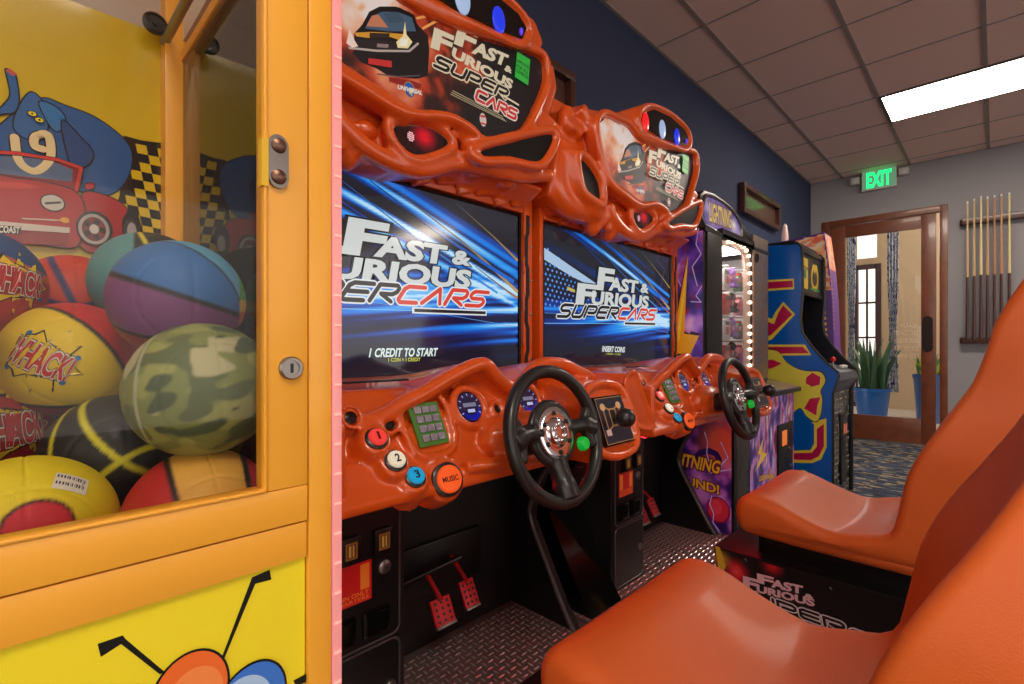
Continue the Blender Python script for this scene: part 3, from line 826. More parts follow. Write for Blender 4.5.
    lens(pr, 'eye_lens', .98, .004); lens(pl, 'eye_lens', .98, .004)
    # beacon lights behind the bar opening
    inner = H([(455,80),(500,66),(570,98),(634,155),(650,190),(642,225),(600,215),(525,185),(470,150),(448,115)], -1.050)
    lb_ = obj('beacon_recess', prism(inner, (.006,0,0)), BLACKG, o)
    for (x, y, rx, rz, cc, e) in ((466,120,.026,.042,(214,24,30),.7),(540,152,.028,.042,(150,176,214),.55),(604,186,.026,.040,(24,50,214),.7),(645,204,.006,.012,(90,60,220),.6)):
        p = H([(x,y)], -1.043)[0]
        b2 = bmesh.new(); add_ell(b2, (p[0],p[1],p[2]), (.008,rx,rz), None, 20)
        obj('beacon_light', b2, mat('beacon_%d%d%d' % cc, cc, .25, emit=e, ecol=cc), lb_, smooth=180)
    # marquee art
    X = -1.0655
    mp = [(262,128),(292,95),(345,118),(400,146),(440,195),(520,230),(600,245),(650,255),(676,268),(682,330),(662,410),(634,485),(572,518),(545,490),(505,468),(440,472),(380,430),(320,380),(288,310),(265,215)]
    poly = [c2(*hx(x,y), X) for x, y in mp]
    obj('marquee', prism([(X-.004, *p) for p in poly], (.0035,0,0)), BLACKG, o)
    art = Art(face(X)); ins = inpoly(poly)
    k2 = lambda x, y: c2(*hx(x,y), X); k1 = lambda x, y: c1(340+x*.1463, y*.1462, X)       # second: close-up of the near marquee's left
    k3 = lambda x, y: c1(430+x*.1754, 20+y*.1754, X)
    fc = k2(330,150); fe = k2(440,210)
    def fire(y, z):
        s = y-fc[0]; t = z-fc[1]
        d = math.hypot(s/.26, t/.20); n1 = nz(y*9, z*9, 2.2, 4); n2 = nz(y*26+5, z*26-y*12, 4, 3)
        v = 1.62-d*1.0+(n1-.5)*1.5
        c_ = ramp(v, [(-.2,(22,20,24)),(.25,(60,26,24)),(.5,(186,60,34)),(.78,(226,120,84)),(1.08,(244,190,160)),(1.4,(244,232,228))])
        return mixc(c_, (240,150,70), max(0, n2-.6)*2 if v > .3 else 0)
    y0 = min(p[0] for p in poly); y1 = max(p[0] for p in poly); z0 = min(p[1] for p in poly); z1 = max(p[1] for p in poly)
    art.grid(y0, y1, z0, z1, 170, 84, fire, ins)
    cl_ = lambda pts, col: art.poly([k1(*p) for p in pts], col)
    cl_([(100,340),(95,230),(150,170),(200,80),(270,45),(380,45),(480,85),(540,180),(600,240),(610,340),(600,520),(520,540),(330,520),(250,470),(150,430),(80,360)], (24,20,24))
    cl_([(165,195),(215,110),(290,80),(400,85),(490,120),(520,215),(330,215)], (70,96,120))
    cl_([(180,180),(215,110),(260,100),(330,190)], (206,130,96)); cl_([(290,90),(400,88),(440,150),(340,160)], (60,84,104))
    cl_([(95,225),(200,220),(320,225),(430,235),(470,300),(330,250),(200,262),(110,250)], (222,160,52)); cl_([(200,225),(340,230),(330,262),(200,262)], (48,38,30))
    cl_([(110,265),(480,300),(470,335),(240,345),(120,320)], (40,32,36)); cl_([(250,300),(330,305),(325,330),(250,325)], (150,130,128))
    art.stroke([k1(60,330),k1(250,350),k1(470,352),k1(530,300)], .005, (190,176,170)); art.stroke([k1(160,190),k1(210,100),k1(290,60),k1(400,60),k1(500,110),k1(530,210)], .005, (14,12,14))
    cl_([(190,400),(350,420),(350,465),(190,440)], (206,52,50)); cl_([(60,200),(95,280),(120,320),(80,330),(40,300)], (250,226,214))
    cl_([(440,150),(450,240),(490,290),(460,335),(390,330),(380,290),(425,250)], (252,236,176)); cl_([(410,265),(460,270),(455,320),(400,315)], (255,252,236))
    art.stroke([k1(250,510),k1(400,528),k1(540,520)], .003, (90,84,90)); cl_([(330,530),(500,560),(550,580),(540,610),(420,590),(330,560)], (150,34,28))
    for (a_, b_) in (((520,130),(650,150)),((480,60),(620,90)),((560,200),(700,160)),((420,20),(600,60))): art.stroke([k1(*a_), k1((a_[0]+b_[0])/2+20,(a_[1]+b_[1])/2-30), k1(*b_)], .006, (250,170,90))
    # globe emblem with its word
    gc = k1(468,618); art.disc(gc, .017,.020,(196,140,60)); art.disc(gc,.015,.018,(40,90,170)); art.poly([(gc[0]-.004,gc[1]),(gc[0]+.010,gc[1]+.008),(gc[0]+.008,gc[1]-.014),(gc[0]-.002,gc[1]-.010)], (206,190,120))
    art.text('UNIVERSAL', affine(k1(385,612),k1(552,655),k1(390,585)), (236,232,226), off=.05)
    # title
    cream = (232,220,190)
    M = affine(k3(10,240), k3(470,400), k3(60,20))
    for t, b in (('F', (.02,.50,.24,.93)),): pass
    def tx(t, bl, br, tl, col=cream, off=.05): art.text(t, affine(k3(*bl), k3(*br), k3(*tl)), col, off=off)
    tx('F', (142,138), (232,176), (168,42)); tx('AST', (236,192), (418,266), (258,130)); tx('&', (418,292), (452,306), (424,262))
    tx('F', (8,160), (98,196), (28,60)); tx('URIOUS', (116,214), (452,396), (130,164))
    W = affine(k3(15,265), k3(430,455), k3(45,208))
    art.wide('SUPER', W, (0,0,.97,.86), (30,26,30), .0085, cream, .0165, shear=0)
    art.stroke([k3(395,430), k3(498,490)], .006, cream, rnd=False)
    W2 = affine(k3(250,455), k3(475,570), k3(266,400)); art.wide('CARS', W2, (0,0,1,.9), (214,56,56), .0085, (242,226,214), .0165, shear=0)
    for a_, b_ in (((118,408),(405,556)),((112,418),(415,572)),((105,428),(425,584))): art.stroke([k3(*a_),k3(*b_)], .0022, (190,176,140), rnd=False)
    art.poly([k3(486,186),k3(560,232),k3(548,378),k3(472,330)], (52,190,70))
    tx('APPROVED', (482,245), (552,288), (484,226), (20,80,30), .02); tx('FOR ALL', (480,275),(548,316),(482,256),(20,80,30),.02); tx('AUDIENCES', (478,300),(546,344),(480,282),(20,80,30),.02)
    sk = k3(290,575); art.disc(sk, .013,.019,(222,206,196)); art.stroke([(sk[0]-.008,sk[1]+.008),(sk[0]+.008,sk[1]+.012)],.006,(206,60,50)); art.stroke([(sk[0]-.008,sk[1]-.012),(sk[0]+.008,sk[1]-.010)],.005,(206,60,50))
    art.done('marquee_art', BACKLIT, o)
header()

#==== CAB COPY
cab2 = copy_tree(cab)
cab2.location = RB + Vector((0,PIT,0))
cab2['label'] = 'orange driving arcade cabinet farther from the crane machine, screen reads INSERT COINS'
b1 = [c for c in cab.children if c.name.startswith('screen_bezel')][0]; b2_ = [c for c in cab2.children if c.name.startswith('screen_bezel')][0]
screen_art(b1, 0)
b2_.parent = None; cab2_loc = cab2.location.copy(); cab2.location = RB; b2_.parent = cab2; screen_art(b2_, 1); cab2.location = cab2_loc
def fin():
    f = lambda x, y, X: (X, *c2(590+x*.1461, 350+y*.1462, X))
    front = [(238,232),(262,165),(310,148),(340,230),(380,350),(440,525),(325,528),(285,440),(255,350)]
    bm = bmesh.new(); add_prism(bm, [f(x,y,-.785) for x, y in front], (-.15,0,0))
    add_tube(bm, catmull([Vector(f(x,y,-.785)) for x, y in front], 3, True), .006, 8, True)
    cab2.location = RB
    o = obj('side_fin', fuse(bm, .0042, 3), ORANGE, cab2, smooth=180)
    cab2.location = cab2_loc
fin()

#==== SEATS
def seat(t, dx, cy):
    """bucket seat on its sliding rail and base; dx slides it fore and aft."""
    prof = [  # X, z, half width, how much the middle sinks in (along z, along x)
        (-.585,.408,.255,0,0),(-.640,.425,.265,0,0),(-.658,.475,.272,0,0),(-.648,.525,.275,.002,0),(-.610,.552,.275,.004,0),(-.54,.545,.277,-.010,0),(-.45,.512,.279,-.008,0),(-.36,.490,.28,.004,0),
        (-.29,.505,.285,.018,.0),(-.228,.530,.285,.025,.03),(-.210,.60,.285,0,.05),(-.194,.70,.285,0,.07),(-.157,.79,.285,0,.075),(-.105,.88,.262,0,.07),(-.057,.97,.222,0,.055),(-.025,1.07,.20,0,.04),(-.006,1.135,.185,0,.025),(.05,1.245,.15,0,.008),(.095,1.30,.13,0,0),(.16,1.325,.125,0,0),
        (.225,1.30,.135,0,0),(.245,1.20,.17,0,0),(.22,1.05,.215,0,0),(.18,.90,.245,0,0),(.145,.75,.262,0,0),(.12,.60,.268,0,0),(.09,.48,.268,0,0),(.04,.415,.262,0,0),(-.25,.405,.262,0,0)]
    def cr(a, n=3):
        out = []
        for i in range(len(a)):
            p0,p1,p2,p3 = a[i-1],a[i],a[(i+1)%len(a)],a[(i+2)%len(a)]
            for k in range(n):
                t_ = k/n; out.append(tuple(.5*((2*b)+(c-a_)*t_+(2*a_-5*b+4*c-d)*t_*t_+(3*b-a_-3*c+d)*t_**3) for a_, b, c, d in zip(p0,p1,p2,p3)))
        return out
    prof = cr(prof)
    bm = bmesh.new(); rings = []
    # inward normals of the closed outline, used to roll the edges over
    n = len(prof); area = sum(prof[k][0]*prof[(k+1)%n][1]-prof[(k+1)%n][0]*prof[k][1] for k in range(n)); sg = 1 if area > 0 else -1
    nor = []
    for k in range(n):
        dx_, dz_ = prof[(k+2)%n][0]-prof[k-2][0], prof[(k+2)%n][1]-prof[k-2][1]; l_ = math.hypot(dx_, dz_); nor.append((-dz_/l_*sg, dx_/l_*sg))
    RR = .034
    ts = [(-1+2*i/36)*.87 for i in range(37)]
    sec = [(-.87-.13*sin(a), RR*(1-cos(a))) for a in [pi/2*k/8 for k in range(8, 0, -1)]] + [(t_, 0) for t_ in ts] + [(.87+.13*sin(a), RR*(1-cos(a))) for a in [pi/2*k/8 for k in range(1, 9)]]
    for tt, ins in sec:
        dip = 1-min(1, abs(tt))**2.4; ring = []
        for k, (x, z, hw, dz, dxx) in enumerate(prof):
            ring.append(bm.verts.new((x+dx+dxx*dip+nor[k][0]*ins, cy+hw*tt, z-dz*dip+nor[k][1]*ins)))
        rings.append(ring)
    for A, B in zip(rings, rings[1:]):
        for k in range(n): bm.faces.new((A[k], A[(k+1)%n], B[(k+1)%n], B[k]))
    for ring in (rings[0], rings[-1]):
        for tr in tessellate_polygon([[Vector((v.co.x, v.co.z, 0)) for v in ring]]):
            try: bm.faces.new([ring[k] for k in tr])
            except ValueError: pass
    sh = obj('seat', bm, SEAT, t, smooth=60)
    bm = bmesh.new()
    for s in (-1, 1): add_box(bm, (-.60+dx, cy+s*.17-.02, .335), (.02+dx, cy+s*.17+.02, .41), .004)
    add_box(bm, (-.58+dx, cy-.2, .375), (.0+dx, cy+.2, .408), .006)
    obj('slide_rail', bm, BLACK, t)
    y0, y1 = cy-.25, cy+.25
    pts = [(-.735,.338),(-.712,FLZ+.001),(.10,FLZ+.001),(.10,.338)]
    b = obj('base_box', prism([(x, y0, z) for x, z in pts], (0,y1-y0,0), .004), BLACK, t)
    art = Art(lambda u, v, l: Vector((u, y0-l, v)))
    art.poly([(-.733,.334),(-.712,.145),(.09,.145),(.09,.334)], (18,16,18))
    g = lambda x, y: (lambda q: q)(onY(700+x*.2193, 500+y*.2193, 1.80))
    def glow(x, z):
        def bl(p, r): q = g(*p); return max(0, 1-math.hypot(x-q[0], z-q[1])/r)
        a = bl((165,325),.055); b_ = bl((330,300),.045); c_ = bl((95,265),.045)
        c = mixc((18,16,18), (196,28,40), min(1, a*1.6+b_*1.2)); c = mixc(c, (255,110,100), max(0, a-.55)*1.6)
        return mixc(c, (214,160,50), c_*1.1)
    art.grid(-.728,-.50,.15,.33,60,50,glow)
    art.poly([g(70,210),g(90,215),g(118,300),g(100,345),g(85,320)], (206,170,50))
    pk = (226,186,196)
    def tx(tt, bl, br, tl): art.text(tt, affine(g(*bl), g(*br), g(*tl)), pk, off=.05)
    tx('F', (270,376),(330,392),(268,338)); tx('AST', (330,396),(466,428),(330,362)); tx('&', (480,442),(515,452),(480,425))
    tx('F', (205,398),(262,414),(204,350)); tx('URIOUS', (262,418),(520,484),(262,388))
    W = affine(g(170,420), g(660,596), g(165,392)); art.wide('SUPER', W, (0,-.25,1,1.0), (16,14,16), .0085, (226,220,222), .0165, shear=0)
    W = affine(g(690,622), g(1060,760), g(690,588)); art.wide('CARS', W, (0,-.25,1,1.0), (150,20,40), .0085, (226,220,222), .0165, shear=0)
    art.done('side_art', PRINT, b)
    for px_ in ((205,275),(590,405)):
        q = g(*px_); obj('bolt', lathe((q[0], y0-.001, q[1]), (0,-1,0), [(.008,0),(.008,.002),(.004,.005),(0,.005)], 12), BLACK, b)
    return t
seat(cab2, 0, 2.05)
seat(cab, -.08+.16, 2.05-PIT)

#==== CRANE
CX = -.45; CY1 = .215; CBX = -.975; CZT = 1.98
crane = thing('prize_crane_machine', 'golden yellow crane machine filled with small basketballs at the left edge', 'crane machine', (-.70, -.25, 0))
CY0 = -.72
def q1(px, py, X=CX): return onX(px, py, X)
def crane_build():
    yi = q1(307.5, 342)[0]                                   # door gap
    yg = q1(267, 342)[0]                                     # edge of the glass
    zin = q1(200, 545.8-.2013*200)[1]; zgap = q1(200, 596.7-.2486*200)[1]; zrail = q1(200, 649.3-.2965*200)[1]
    bm = bmesh.new()
    add_box(bm, (CX-.045, yi+.0012, 0), (CX, CY1, CZT), .002)                     # front corner post
    add_box(bm, (CX-.045, CY0, 0), (CX, CY0+.045, CZT), .002)
    add_box(bm, (CX-.03, CY0+.045, zrail), (CX-.001, yi, zgap-.0012), .0015)      # rail under the door
    add_box(bm, (CBX-.02, CY1-.040, 0), (CBX+.022, CY1, CZT), .002)               # rear corner post
    add_box(bm, (CBX+.022, CY1-.040, 0.0), (CBX+.034, CY1-.012, CZT), .001)
    add_box(bm, (CBX, CY1-.03, .0), (CX-.045, CY1-.002, .80))                      # side skirt
    add_box(bm, (CBX+.03, CY1-.019, 1.525), (CX-.045, CY1-.004, 1.542), .002)      # side window top rail
    add_box(bm, (CBX+.03, CY1-.022, .80), (CX-.045, CY1-.004, .84), .002)
    add_box(bm, (CBX, CY0, CZT-.02), (CX, CY1, CZT), .002)
    add_box(bm, (CBX, CY0, .0), (CX-.045, CY0+.03, CZT))
    obj('cabinet_frame', bm, GOLD, crane)
    # door frame
    bm = bmesh.new()
    zt = 1.90
    def bar(a, b): add_box(bm, a, b, .002)
    bar((CX-.028, yg, zin-.0), (CX+.001, yi, zt)); bar((CX-.028, CY0+.048, zgap), (CX+.001, yi, zin))
    bar((CX-.028, CY0+.048, zt), (CX+.001, yi, zt+.05)); bar((CX-.028, CY0+.048, zin), (CX+.001, CY0+.09, zt))
    # thin glazing bead
    bar((CX-.006, yg-.0035, zin), (CX+.003, yg, zt)); bar((CX-.006, CY0+.09, zin), (CX+.003, yg, zin+.0035))
    door = obj('door', bm, GOLD, crane)
    obj('door_glass', box((CX-.012, CY0+.085, zin-.005), (CX-.008, yg+.005, zt)), glass_mat('clear_glass', (252,252,250), .36), door)
    # keyed lock and riveted latch
    k = q1(290, 368); bm = bmesh.new(); add_lathe(bm, (CX+.001, *k), (1,0,0), [(.0105,0),(.0105,.003),(.009,.005),(.0065,.005),(.0065,.0035),(0,.0035)], 24)
    lk = obj('lock', bm, STEEL, door); obj('key_slot', box((CX+.0036, k[0]-.0012, k[1]-.0042), (CX+.0052, k[0]+.0012, k[1]+.0042)), BLACK, lk)
    a = q1(277, 147); b = q1(277, 178); pts = []
    for s0, c in ((0, a), (2, b)):
        for i in range(9): t = (s0+i/4)*pi/2; pts.append((CX+.0012, c[0]+.0085*cos(t), c[1]+.0098*sin(t)))
    lt = obj('latch_plate', prism(pts, (.003,0,0)), STEEL, door)
    for c in (a, b): obj('rivet', lathe((CX+.0042, *c), (1,0,0), [(.0066,0),(.006,.002),(.0035,.0036),(0,.004)], 20), mat('bronze_rivet', (120,92,78), .35, metal=.8), lt)
    obj('latch_tab', box((CX-.004, *q1(260, 186)), (CX+.004, *q1(267, 140))), mat('yellow_plastic_tab', (222,180,40), .4), door)
    # side glass
    obj('side_glass', box((CBX+.034, CY1-.016, .84), (CX-.045, CY1-.012, 1.525)), glass_mat('side_glass', (235,236,238), 1.0), crane)
    obj('upper_side_panel', box((CBX+.034, CY1-.016, 1.56), (CX-.045, CY1-.010, CZT-.02)), mat('milk_plastic', (206,200,196), .5), crane)
    # clear light strip on the outer corner
    st = obj('light_strip', box((CX-.012, CY1+.0012, .0), (CX-.001, q1(342.5, 342)[0], CZT), .001), mat('pink_lit_strip', (220,160,158), .25, emit=.30, ecol=(236,110,118)), crane)
    zs = [i*.0285+.03 for i in range(68)]
    bm = bmesh.new()
    for z in zs: add_box(bm, (CX-.002, CY1+.0030, z), (CX+.0003, CY1+.0095, z+.0022)); pass
    obj('strip_diodes', bm, mat('pink_diode', (250,170,160), .3, emit=.8, ecol=(255,140,130)), st)
    # lower front panel with the bug picture
    lp = obj('lower_panel', box((CX-.02, CY0+.045, .05), (CX-.006, yi, zrail)), mat('yellow_panel', (240,222,40), .3, coat=.3), crane)
    art = Art(face(CX-.0058)); g = lambda x, y: q1(x*.351, 444+y*.351, CX-.0055); K = (18,16,14)
    art.poly([g(278,570),g(350,545),g(358,556),g(470,650),g(455,656),g(345,570),g(287,607)], K)
    art.poly([g(718,380),g(768,358),g(773,386),g(727,398),g(630,632),g(624,628)], K)
    art.poly([g(835,674),g(900,640),g(900,664),g(845,690)], K)
    art.poly([g(345,780),g(360,700),(g(390,682)),g(440,690),g(470,780)], (140,160,50))
    oc = lambda c, rx, ry, col, rot=0: art.disc(c, rx, ry, col, 40, rot)
    c0 = g(543,712); oc(c0,.0280,.0345,K); oc(c0,.0262,.0327,(236,110,44)); oc((c0[0]+.003,c0[1]-.004),.020,.024,(242,140,74))
    c1_ = g(712,742); oc(c1_,.0300,.0365,K,-.2); oc(c1_,.0282,.0345,(60,120,214),-.2); oc((c1_[0]-.006,c1_[1]-.002),.024,.029,(170,204,240)); oc((c1_[0]-.010,c1_[1]-.006),.015,.020,(240,246,250))
    art.done('bug_picture', PRINT, lp)
    # playfield floor, back panel and its picture
    obj('playfield', box((CBX, CY0+.03, .815), (CX-.03, CY1-.03, .83)), mat('dark_playfield', (30,26,28), .7), crane)
    bp = obj('back_panel', box((CBX-.02, CY0+.03, .80), (CBX, CY1-.04, CZT-.02)), mat('grey_back_board', (190,178,170), .5), crane)
    X = CBX+.0012; art = Art(face(X)); h = lambda x, y: onX(x*.3214, 60+y*.3216, X); Y_ = (214,186,26); K = (18,18,22)
    ztop = [onX(88,0,X), onX(165,36,X)]
    art.poly([(CY0+.04,.84),(CY1-.04,.84),(CY1-.04,ztop[1][1]),(CY0+.04,ztop[1][1]+.0)], Y_)
    # chequered road
    T0, T1, Tu = h(318,600), h(505,500), h(390,240)
    art.poly([h(60,690),h(318,600),h(372,420),h(385,235),h(440,250),h(530,262),h(530,720),h(60,760)], K)
    for i in range(12):
        for j in range(14):
            if (i+j) % 2: continue
            A = lambda i, j: (405+i*34+ (j-3)*6+ (-34*3), 232+j*29+i*7)
            x_, y_ = A(i, j)
            if x_ < 318+ (0 if y_ < 560 else -260) or x_ > 520 or y_ > 700: continue
            if y_ < 420 and x_ < 395: continue
            art.poly([h(*A(i,j)), h(*A(i+1,j)), h(*A(i+1,j+1)), h(*A(i,j+1))], Y_); art.n -= 1
    art.n += 1
    for i in range(5):
        for j in range(3):
            if (i+j) % 2: continue
            x_ = 40+i*85-j*30; y_ = 575+j*38+i*7
            art.poly([h(x_,y_),h(x_+85,y_+7),h(x_+70,y_+45),h(x_-15,y_+38)], Y_); art.n -= 1
    art.n += 1
    # blue elephant driver
    B = (34,92,160); B2 = (22,70,134)
    def pl(pts, c, o=.0016):
        q = catmull([Vector((*h(*p), 0)) for p in pts], 5, True); q = [(v.x, v.y) for v in q]
        art.poly(q, c); art.stroke(q+[q[0]], o, K, rnd=False)
    pl([(130,118),(200,140),(300,180),(390,250),(412,310),(390,380),(340,420),(250,410),(120,380),(-60,380),(-60,240),(0,200),(50,160)], B)
    pl([(60,140),(95,100),(130,125),(150,180),(140,240),(90,250),(40,210)], (44,104,172))
    pl([(120,130),(180,150),(205,190),(180,225),(150,200)], (40,120,190))
    pl([(16,30),(40,38),(52,60),(60,130),(45,165),(10,170),(-30,180),(10,140),(30,110),(22,60)], (40,100,170)); art.poly([h(16,35),h(30,28),h(56,48),h(40,52)], (196,90,80))
    pl([(190,190),(250,240),(290,290),(270,330),(220,330)], B2); pl([(160,280),(180,330),(220,350),(230,375),(170,360)], B2)
    cre = (232,214,166)
    ring = catmull([Vector((*h(*p),0)) for p in [(45,245),(60,320),(110,350),(155,310),(150,240),(110,240),(108,270),(135,280)]], 6)
    rp = [(v.x, v.y) for v in ring]; art.stroke(rp, .0125, K); art.stroke(rp, .0095, cre)
    for e_ in ((100,170),(122,190)): art.disc(h(*e_), .0055, .0040, K, 14); art.disc(h(*e_), .0044, .0031, (226,214,40), 14); art.disc(h(*e_), .0013, .0014, K, 10)
    # red convertible
    red = (178,28,34); rd2 = (146,18,28)
    pl([(400,590),(420,560),(435,520),(420,480),(385,480),(375,560)], (40,24,26)); art.disc(h(405,535), .009,.020,(60,58,62),20); art.disc(h(408,535), .006,.014,(170,166,164),20)
    pl([(250,425),(300,415),(365,440),(395,470),(380,500),(378,560),(345,590),(280,600),(240,560)], red)
    pl([(-80,310),(60,310),(200,325),(250,345),(240,410),(200,430),(170,440),(-80,440)], rd2)
    art.poly([h(-60,300),h(40,305),h(150,315),h(225,345),h(222,382),h(130,372),h(-60,350)], (84,110,150))
    art.stroke(rp[:28], .0095, cre)
    art.stroke([h(-60,288),h(60,296),h(180,315),h(250,340),h(235,410)], .006, K); art.stroke([h(-60,288),h(60,296),h(180,315),h(250,340),h(235,410)], .0045, (206,52,48))
    pl([(-80,370),(60,372),(150,385),(230,410),(262,460),(256,540),(230,585),(150,580),(60,570),(-80,565)], red)
    art.poly([h(-60,380),h(60,384),h(130,400),h(60,405),h(-60,400)], (206,60,54))
    pl([(262,392),(285,385),(292,400),(270,408)], red, .001)
    art.disc(h(163,448), .0135,.0125,K); art.disc(h(163,448), .012,.011,(206,202,196)); art.stroke([h(142,450),h(185,447)], .003, (60,58,60))
    art.stroke([h(70,497),h(195,503)], .0018, (226,214,200)); art.disc(h(200,502), .005,.0042,(236,170,60),12)
    art.poly([h(-60,500),h(215,525),h(214,542),h(-60,525)], (214,206,200)); art.poly([h(-60,530),h(212,545),h(205,580),h(-60,570)], rd2)
    art.poly([h(-40,516),h(66,522),h(62,546),h(-40,540)], K); art.text('COAST', affine(h(-4,540),h(60,543),h(-2,520)), (236,232,226), off=.03)
    art.disc(h(292,528), .021,.026,(24,20,24),30); art.disc(h(290,530), .018,.0225,(176,172,170),30); art.disc(h(290,530), .014,.018,(120,40,44),30)
    for k in range(5): a_ = k*1.257; c_ = h(290,530); art.disc((c_[0]+.0095*cos(a_), c_[1]+.012*sin(a_)), .0036,.0045,(20,18,20),10); art.n -= 1
    art.n += 1
    art.disc(h(290,530), .0055,.007,(206,202,200),16)
    art.done('back_picture', attr_mat('glossy_print', 0, .2, .5), bp)
    # crane gantry rail with rubber wheels
    z1 = onX(163,36,CBX+.02)
    ra = onX(166, 40, CBX+.03)
    obj('gantry_rail', tube([(CBX+.02, ra[0], ra[1]), (CX-.05, ra[0], ra[1])], .0065, 14), STEEL, crane)
    wv = onX(155, 24, CBX+.03); wc = Vector((CBX+.03, *wv))
    g_ = obj('gantry_wheel', lathe(wc, (1,.0,0), [(.005,-.004),(.0150,-.004),(.0165,-.002),(.0165,.004),(.0125,.006),(.012,.003),(.004,.003),(.004,.006),(0,.006)], 26), BLACK, crane)
    # fluorescent tube up in the cabinet
    obj('lamp_tube', tube([(CX-.10, -.62, 1.80), (CX-.10, .12, 1.80)], .013, 12), mat('cool_tube', (255,255,255), .4, emit=TUBE_E, ecol=(255,246,232)), crane)
crane_build()

# basketballs ---------------------------------------------------------
BR = .065
BALLM = attr_mat('rubber_ball', 0, .48, .05, bump=.35, bscale=1400)
def vbasis(c):
    f = (Vector((0,0,EYE))-Vector(c)).normalized(); r = Vector((0,0,1)).cross(f).normalized(); return r, f.cross(r), f
def ball(c, fn, rot, label, name='mini_basketball', r=BR, extras=None):
    N, Mv = 176, 112
    bm = bmesh.new(); cl = bm.loops.layers.float_color.new('Col')
    Rm = Matrix.Rotation(R(rot[2]),3,'Z') @ Matrix.Rotation(R(rot[1]),3,'Y') @ Matrix.Rotation(R(rot[0]),3,'X')
    V = {}; vb = vbasis(c); JIT = [Vector(j_)*.016 for j_ in ((1,0,.3),(-1,.3,0),(0,1,-.4),(.2,-1,0),(0,.3,1),(.5,.5,-1),(-.6,-.4,.5))]
    def soft(d):
        cs = [lin(fn((d+j_).normalized())) for j_ in JIT]; return tuple(sum(c_[m] for c_ in cs)/len(cs) for m in range(3))
    def vert(i, j):
        if j == 0: k = ('s',)
        elif j == Mv: k = ('n',)
        else: k = (i % N, j)
        if k not in V:
            a = 2*pi*i/N; b = -pi/2+pi*j/Mv; d = Vector((cos(b)*cos(a), cos(b)*sin(a), sin(b)))
            groove = min(abs(d.x), abs(d.y), abs(abs(d.x)-.70) if abs(d.y) > 0 else 9)
            rr = r - (.0008 if groove < .018 else 0)
            v = bm.verts.new(Rm @ d * rr); q_ = Rm @ d; V[k] = (v, soft(d if rot != (0,0,0) else Vector((q_.dot(vb[0]), q_.dot(vb[1]), q_.dot(vb[2])))))
        return V[k]
    for i in range(N):
        for j in range(Mv):
            q = [vert(i,j), vert(i+1,j), vert(i+1,j+1), vert(i,j+1)]
            u = []
            for w_ in q:
                if w_ not in u: u.append(w_)
            f = bm.faces.new([w_[0] for w_ in u])
            for l, w_ in zip(f.loops, u): l[cl] = (*w_[1], 1)
    me = bpy.data.meshes.new(name); bm.to_mesh(me); bm.free()
    o = link(name, me, BALLM, None, 180); o.location = c
    tag(o, label, 'basketball', 'mini basketballs in the crane machine')
    return o
def seam(d, w_=.020):
    return min(abs(d.x), abs(d.y), abs(abs(d.x)-.70)*1.0) < w_
def panels(cols, sc, w_=.020):
    def f(d):
        if seam(d, w_): return sc
        k = (0 if d.x > 0 else 1)+(2 if d.y > 0 else 0)+(4 if abs(d.x) > .70 else 0)
        return cols[k % len(cols)]
    return f
def camo(d):
    if min(abs(d.y), 9) < .010: return (150,156,120)
    n = noise.fractal(Vector((d.x*1.6+3, d.y*1.6, d.z*2.6)), 1, 2, 2)*.5+.5; m = noise.fractal(Vector((d.x*2+9, d.y*2+2, d.z*3.2)), 1, 2, 2)*.5+.5
    if m < .36: return (74,92,60)
    if n > .60: return (186,184,148)
    if n > .47: return (150,160,84)
    if m > .62: return (60,78,52)
    return (122,138,76)
def decal_ball(o, word, cdir, up, w_, h_, star=True, spikes=13, cols=((198,30,36),(236,226,214))):
    """comic burst lettering wrapped on the ball's surface."""
    n = Vector(cdir).normalized(); up = Vector(up); e2 = (up-n*up.dot(n)).normalized(); e1 = e2.cross(n)
    C0 = Vector(o.location)
    def to3(u, v, l): return C0+((n*BR+e1*u+e2*v).normalized())*(BR+.0004+l)
    art = Art(to3, .00015)
    if star:
        def burst(k): 
            P = []
            for i in range(spikes*2):
                a = pi*i/spikes; rr = (1.0 if i % 2 == 0 else .58)*k*(1+.25*math.sin(i*2.3)); P.append((w_*.72*rr*cos(a), h_*1.35*rr*sin(a)))
            return P
        art.poly(burst(1.06), (20,16,16)); art.poly(burst(.95), (240,206,36))
    M = lambda x, y: ((x-.5)*w_, (y-.5)*h_+.10*w_*math.sin(x*pi)*0)
    art.text(word, M, (24,14,16), off=.05, grow=.05, shear=0); art.text(word, M, cols[1], off=.05, grow=.025); art.text(word, M, cols[0], off=.03)
    for k in range(4):
        a = k*1.7+.6; c = (w_*.6*cos(a), h_*1.1*sin(a)); art.disc(c, .0035,.0035,(30,110,180),5)
    art.done('burst_lettering', PRINT, o)
RED_ = (200,34,38); YEL = (236,206,34); BLK = (24,22,26)
O3 = (0,0,0)
def multi(d):
    a = d.y+.33*d.x; b = .75*d.x+.65*d.y-.8*d.z; c = d.y+.377*d.z
    if abs(c+.326) < .035: return BLK
    if c < -.326: return (150,40,50)
    if d.x > .86 and d.y < .62: return (90,170,50) if d.y > .05 else ((226,190,50) if d.y > -.15 else (214,100,40))
    if abs(b-.26) < .03: return BLK
    if b > .26: return (92,164,206)
    if abs(a-.08) < .045: return BLK
    return (48,112,184) if a > .08 else (122,66,124)
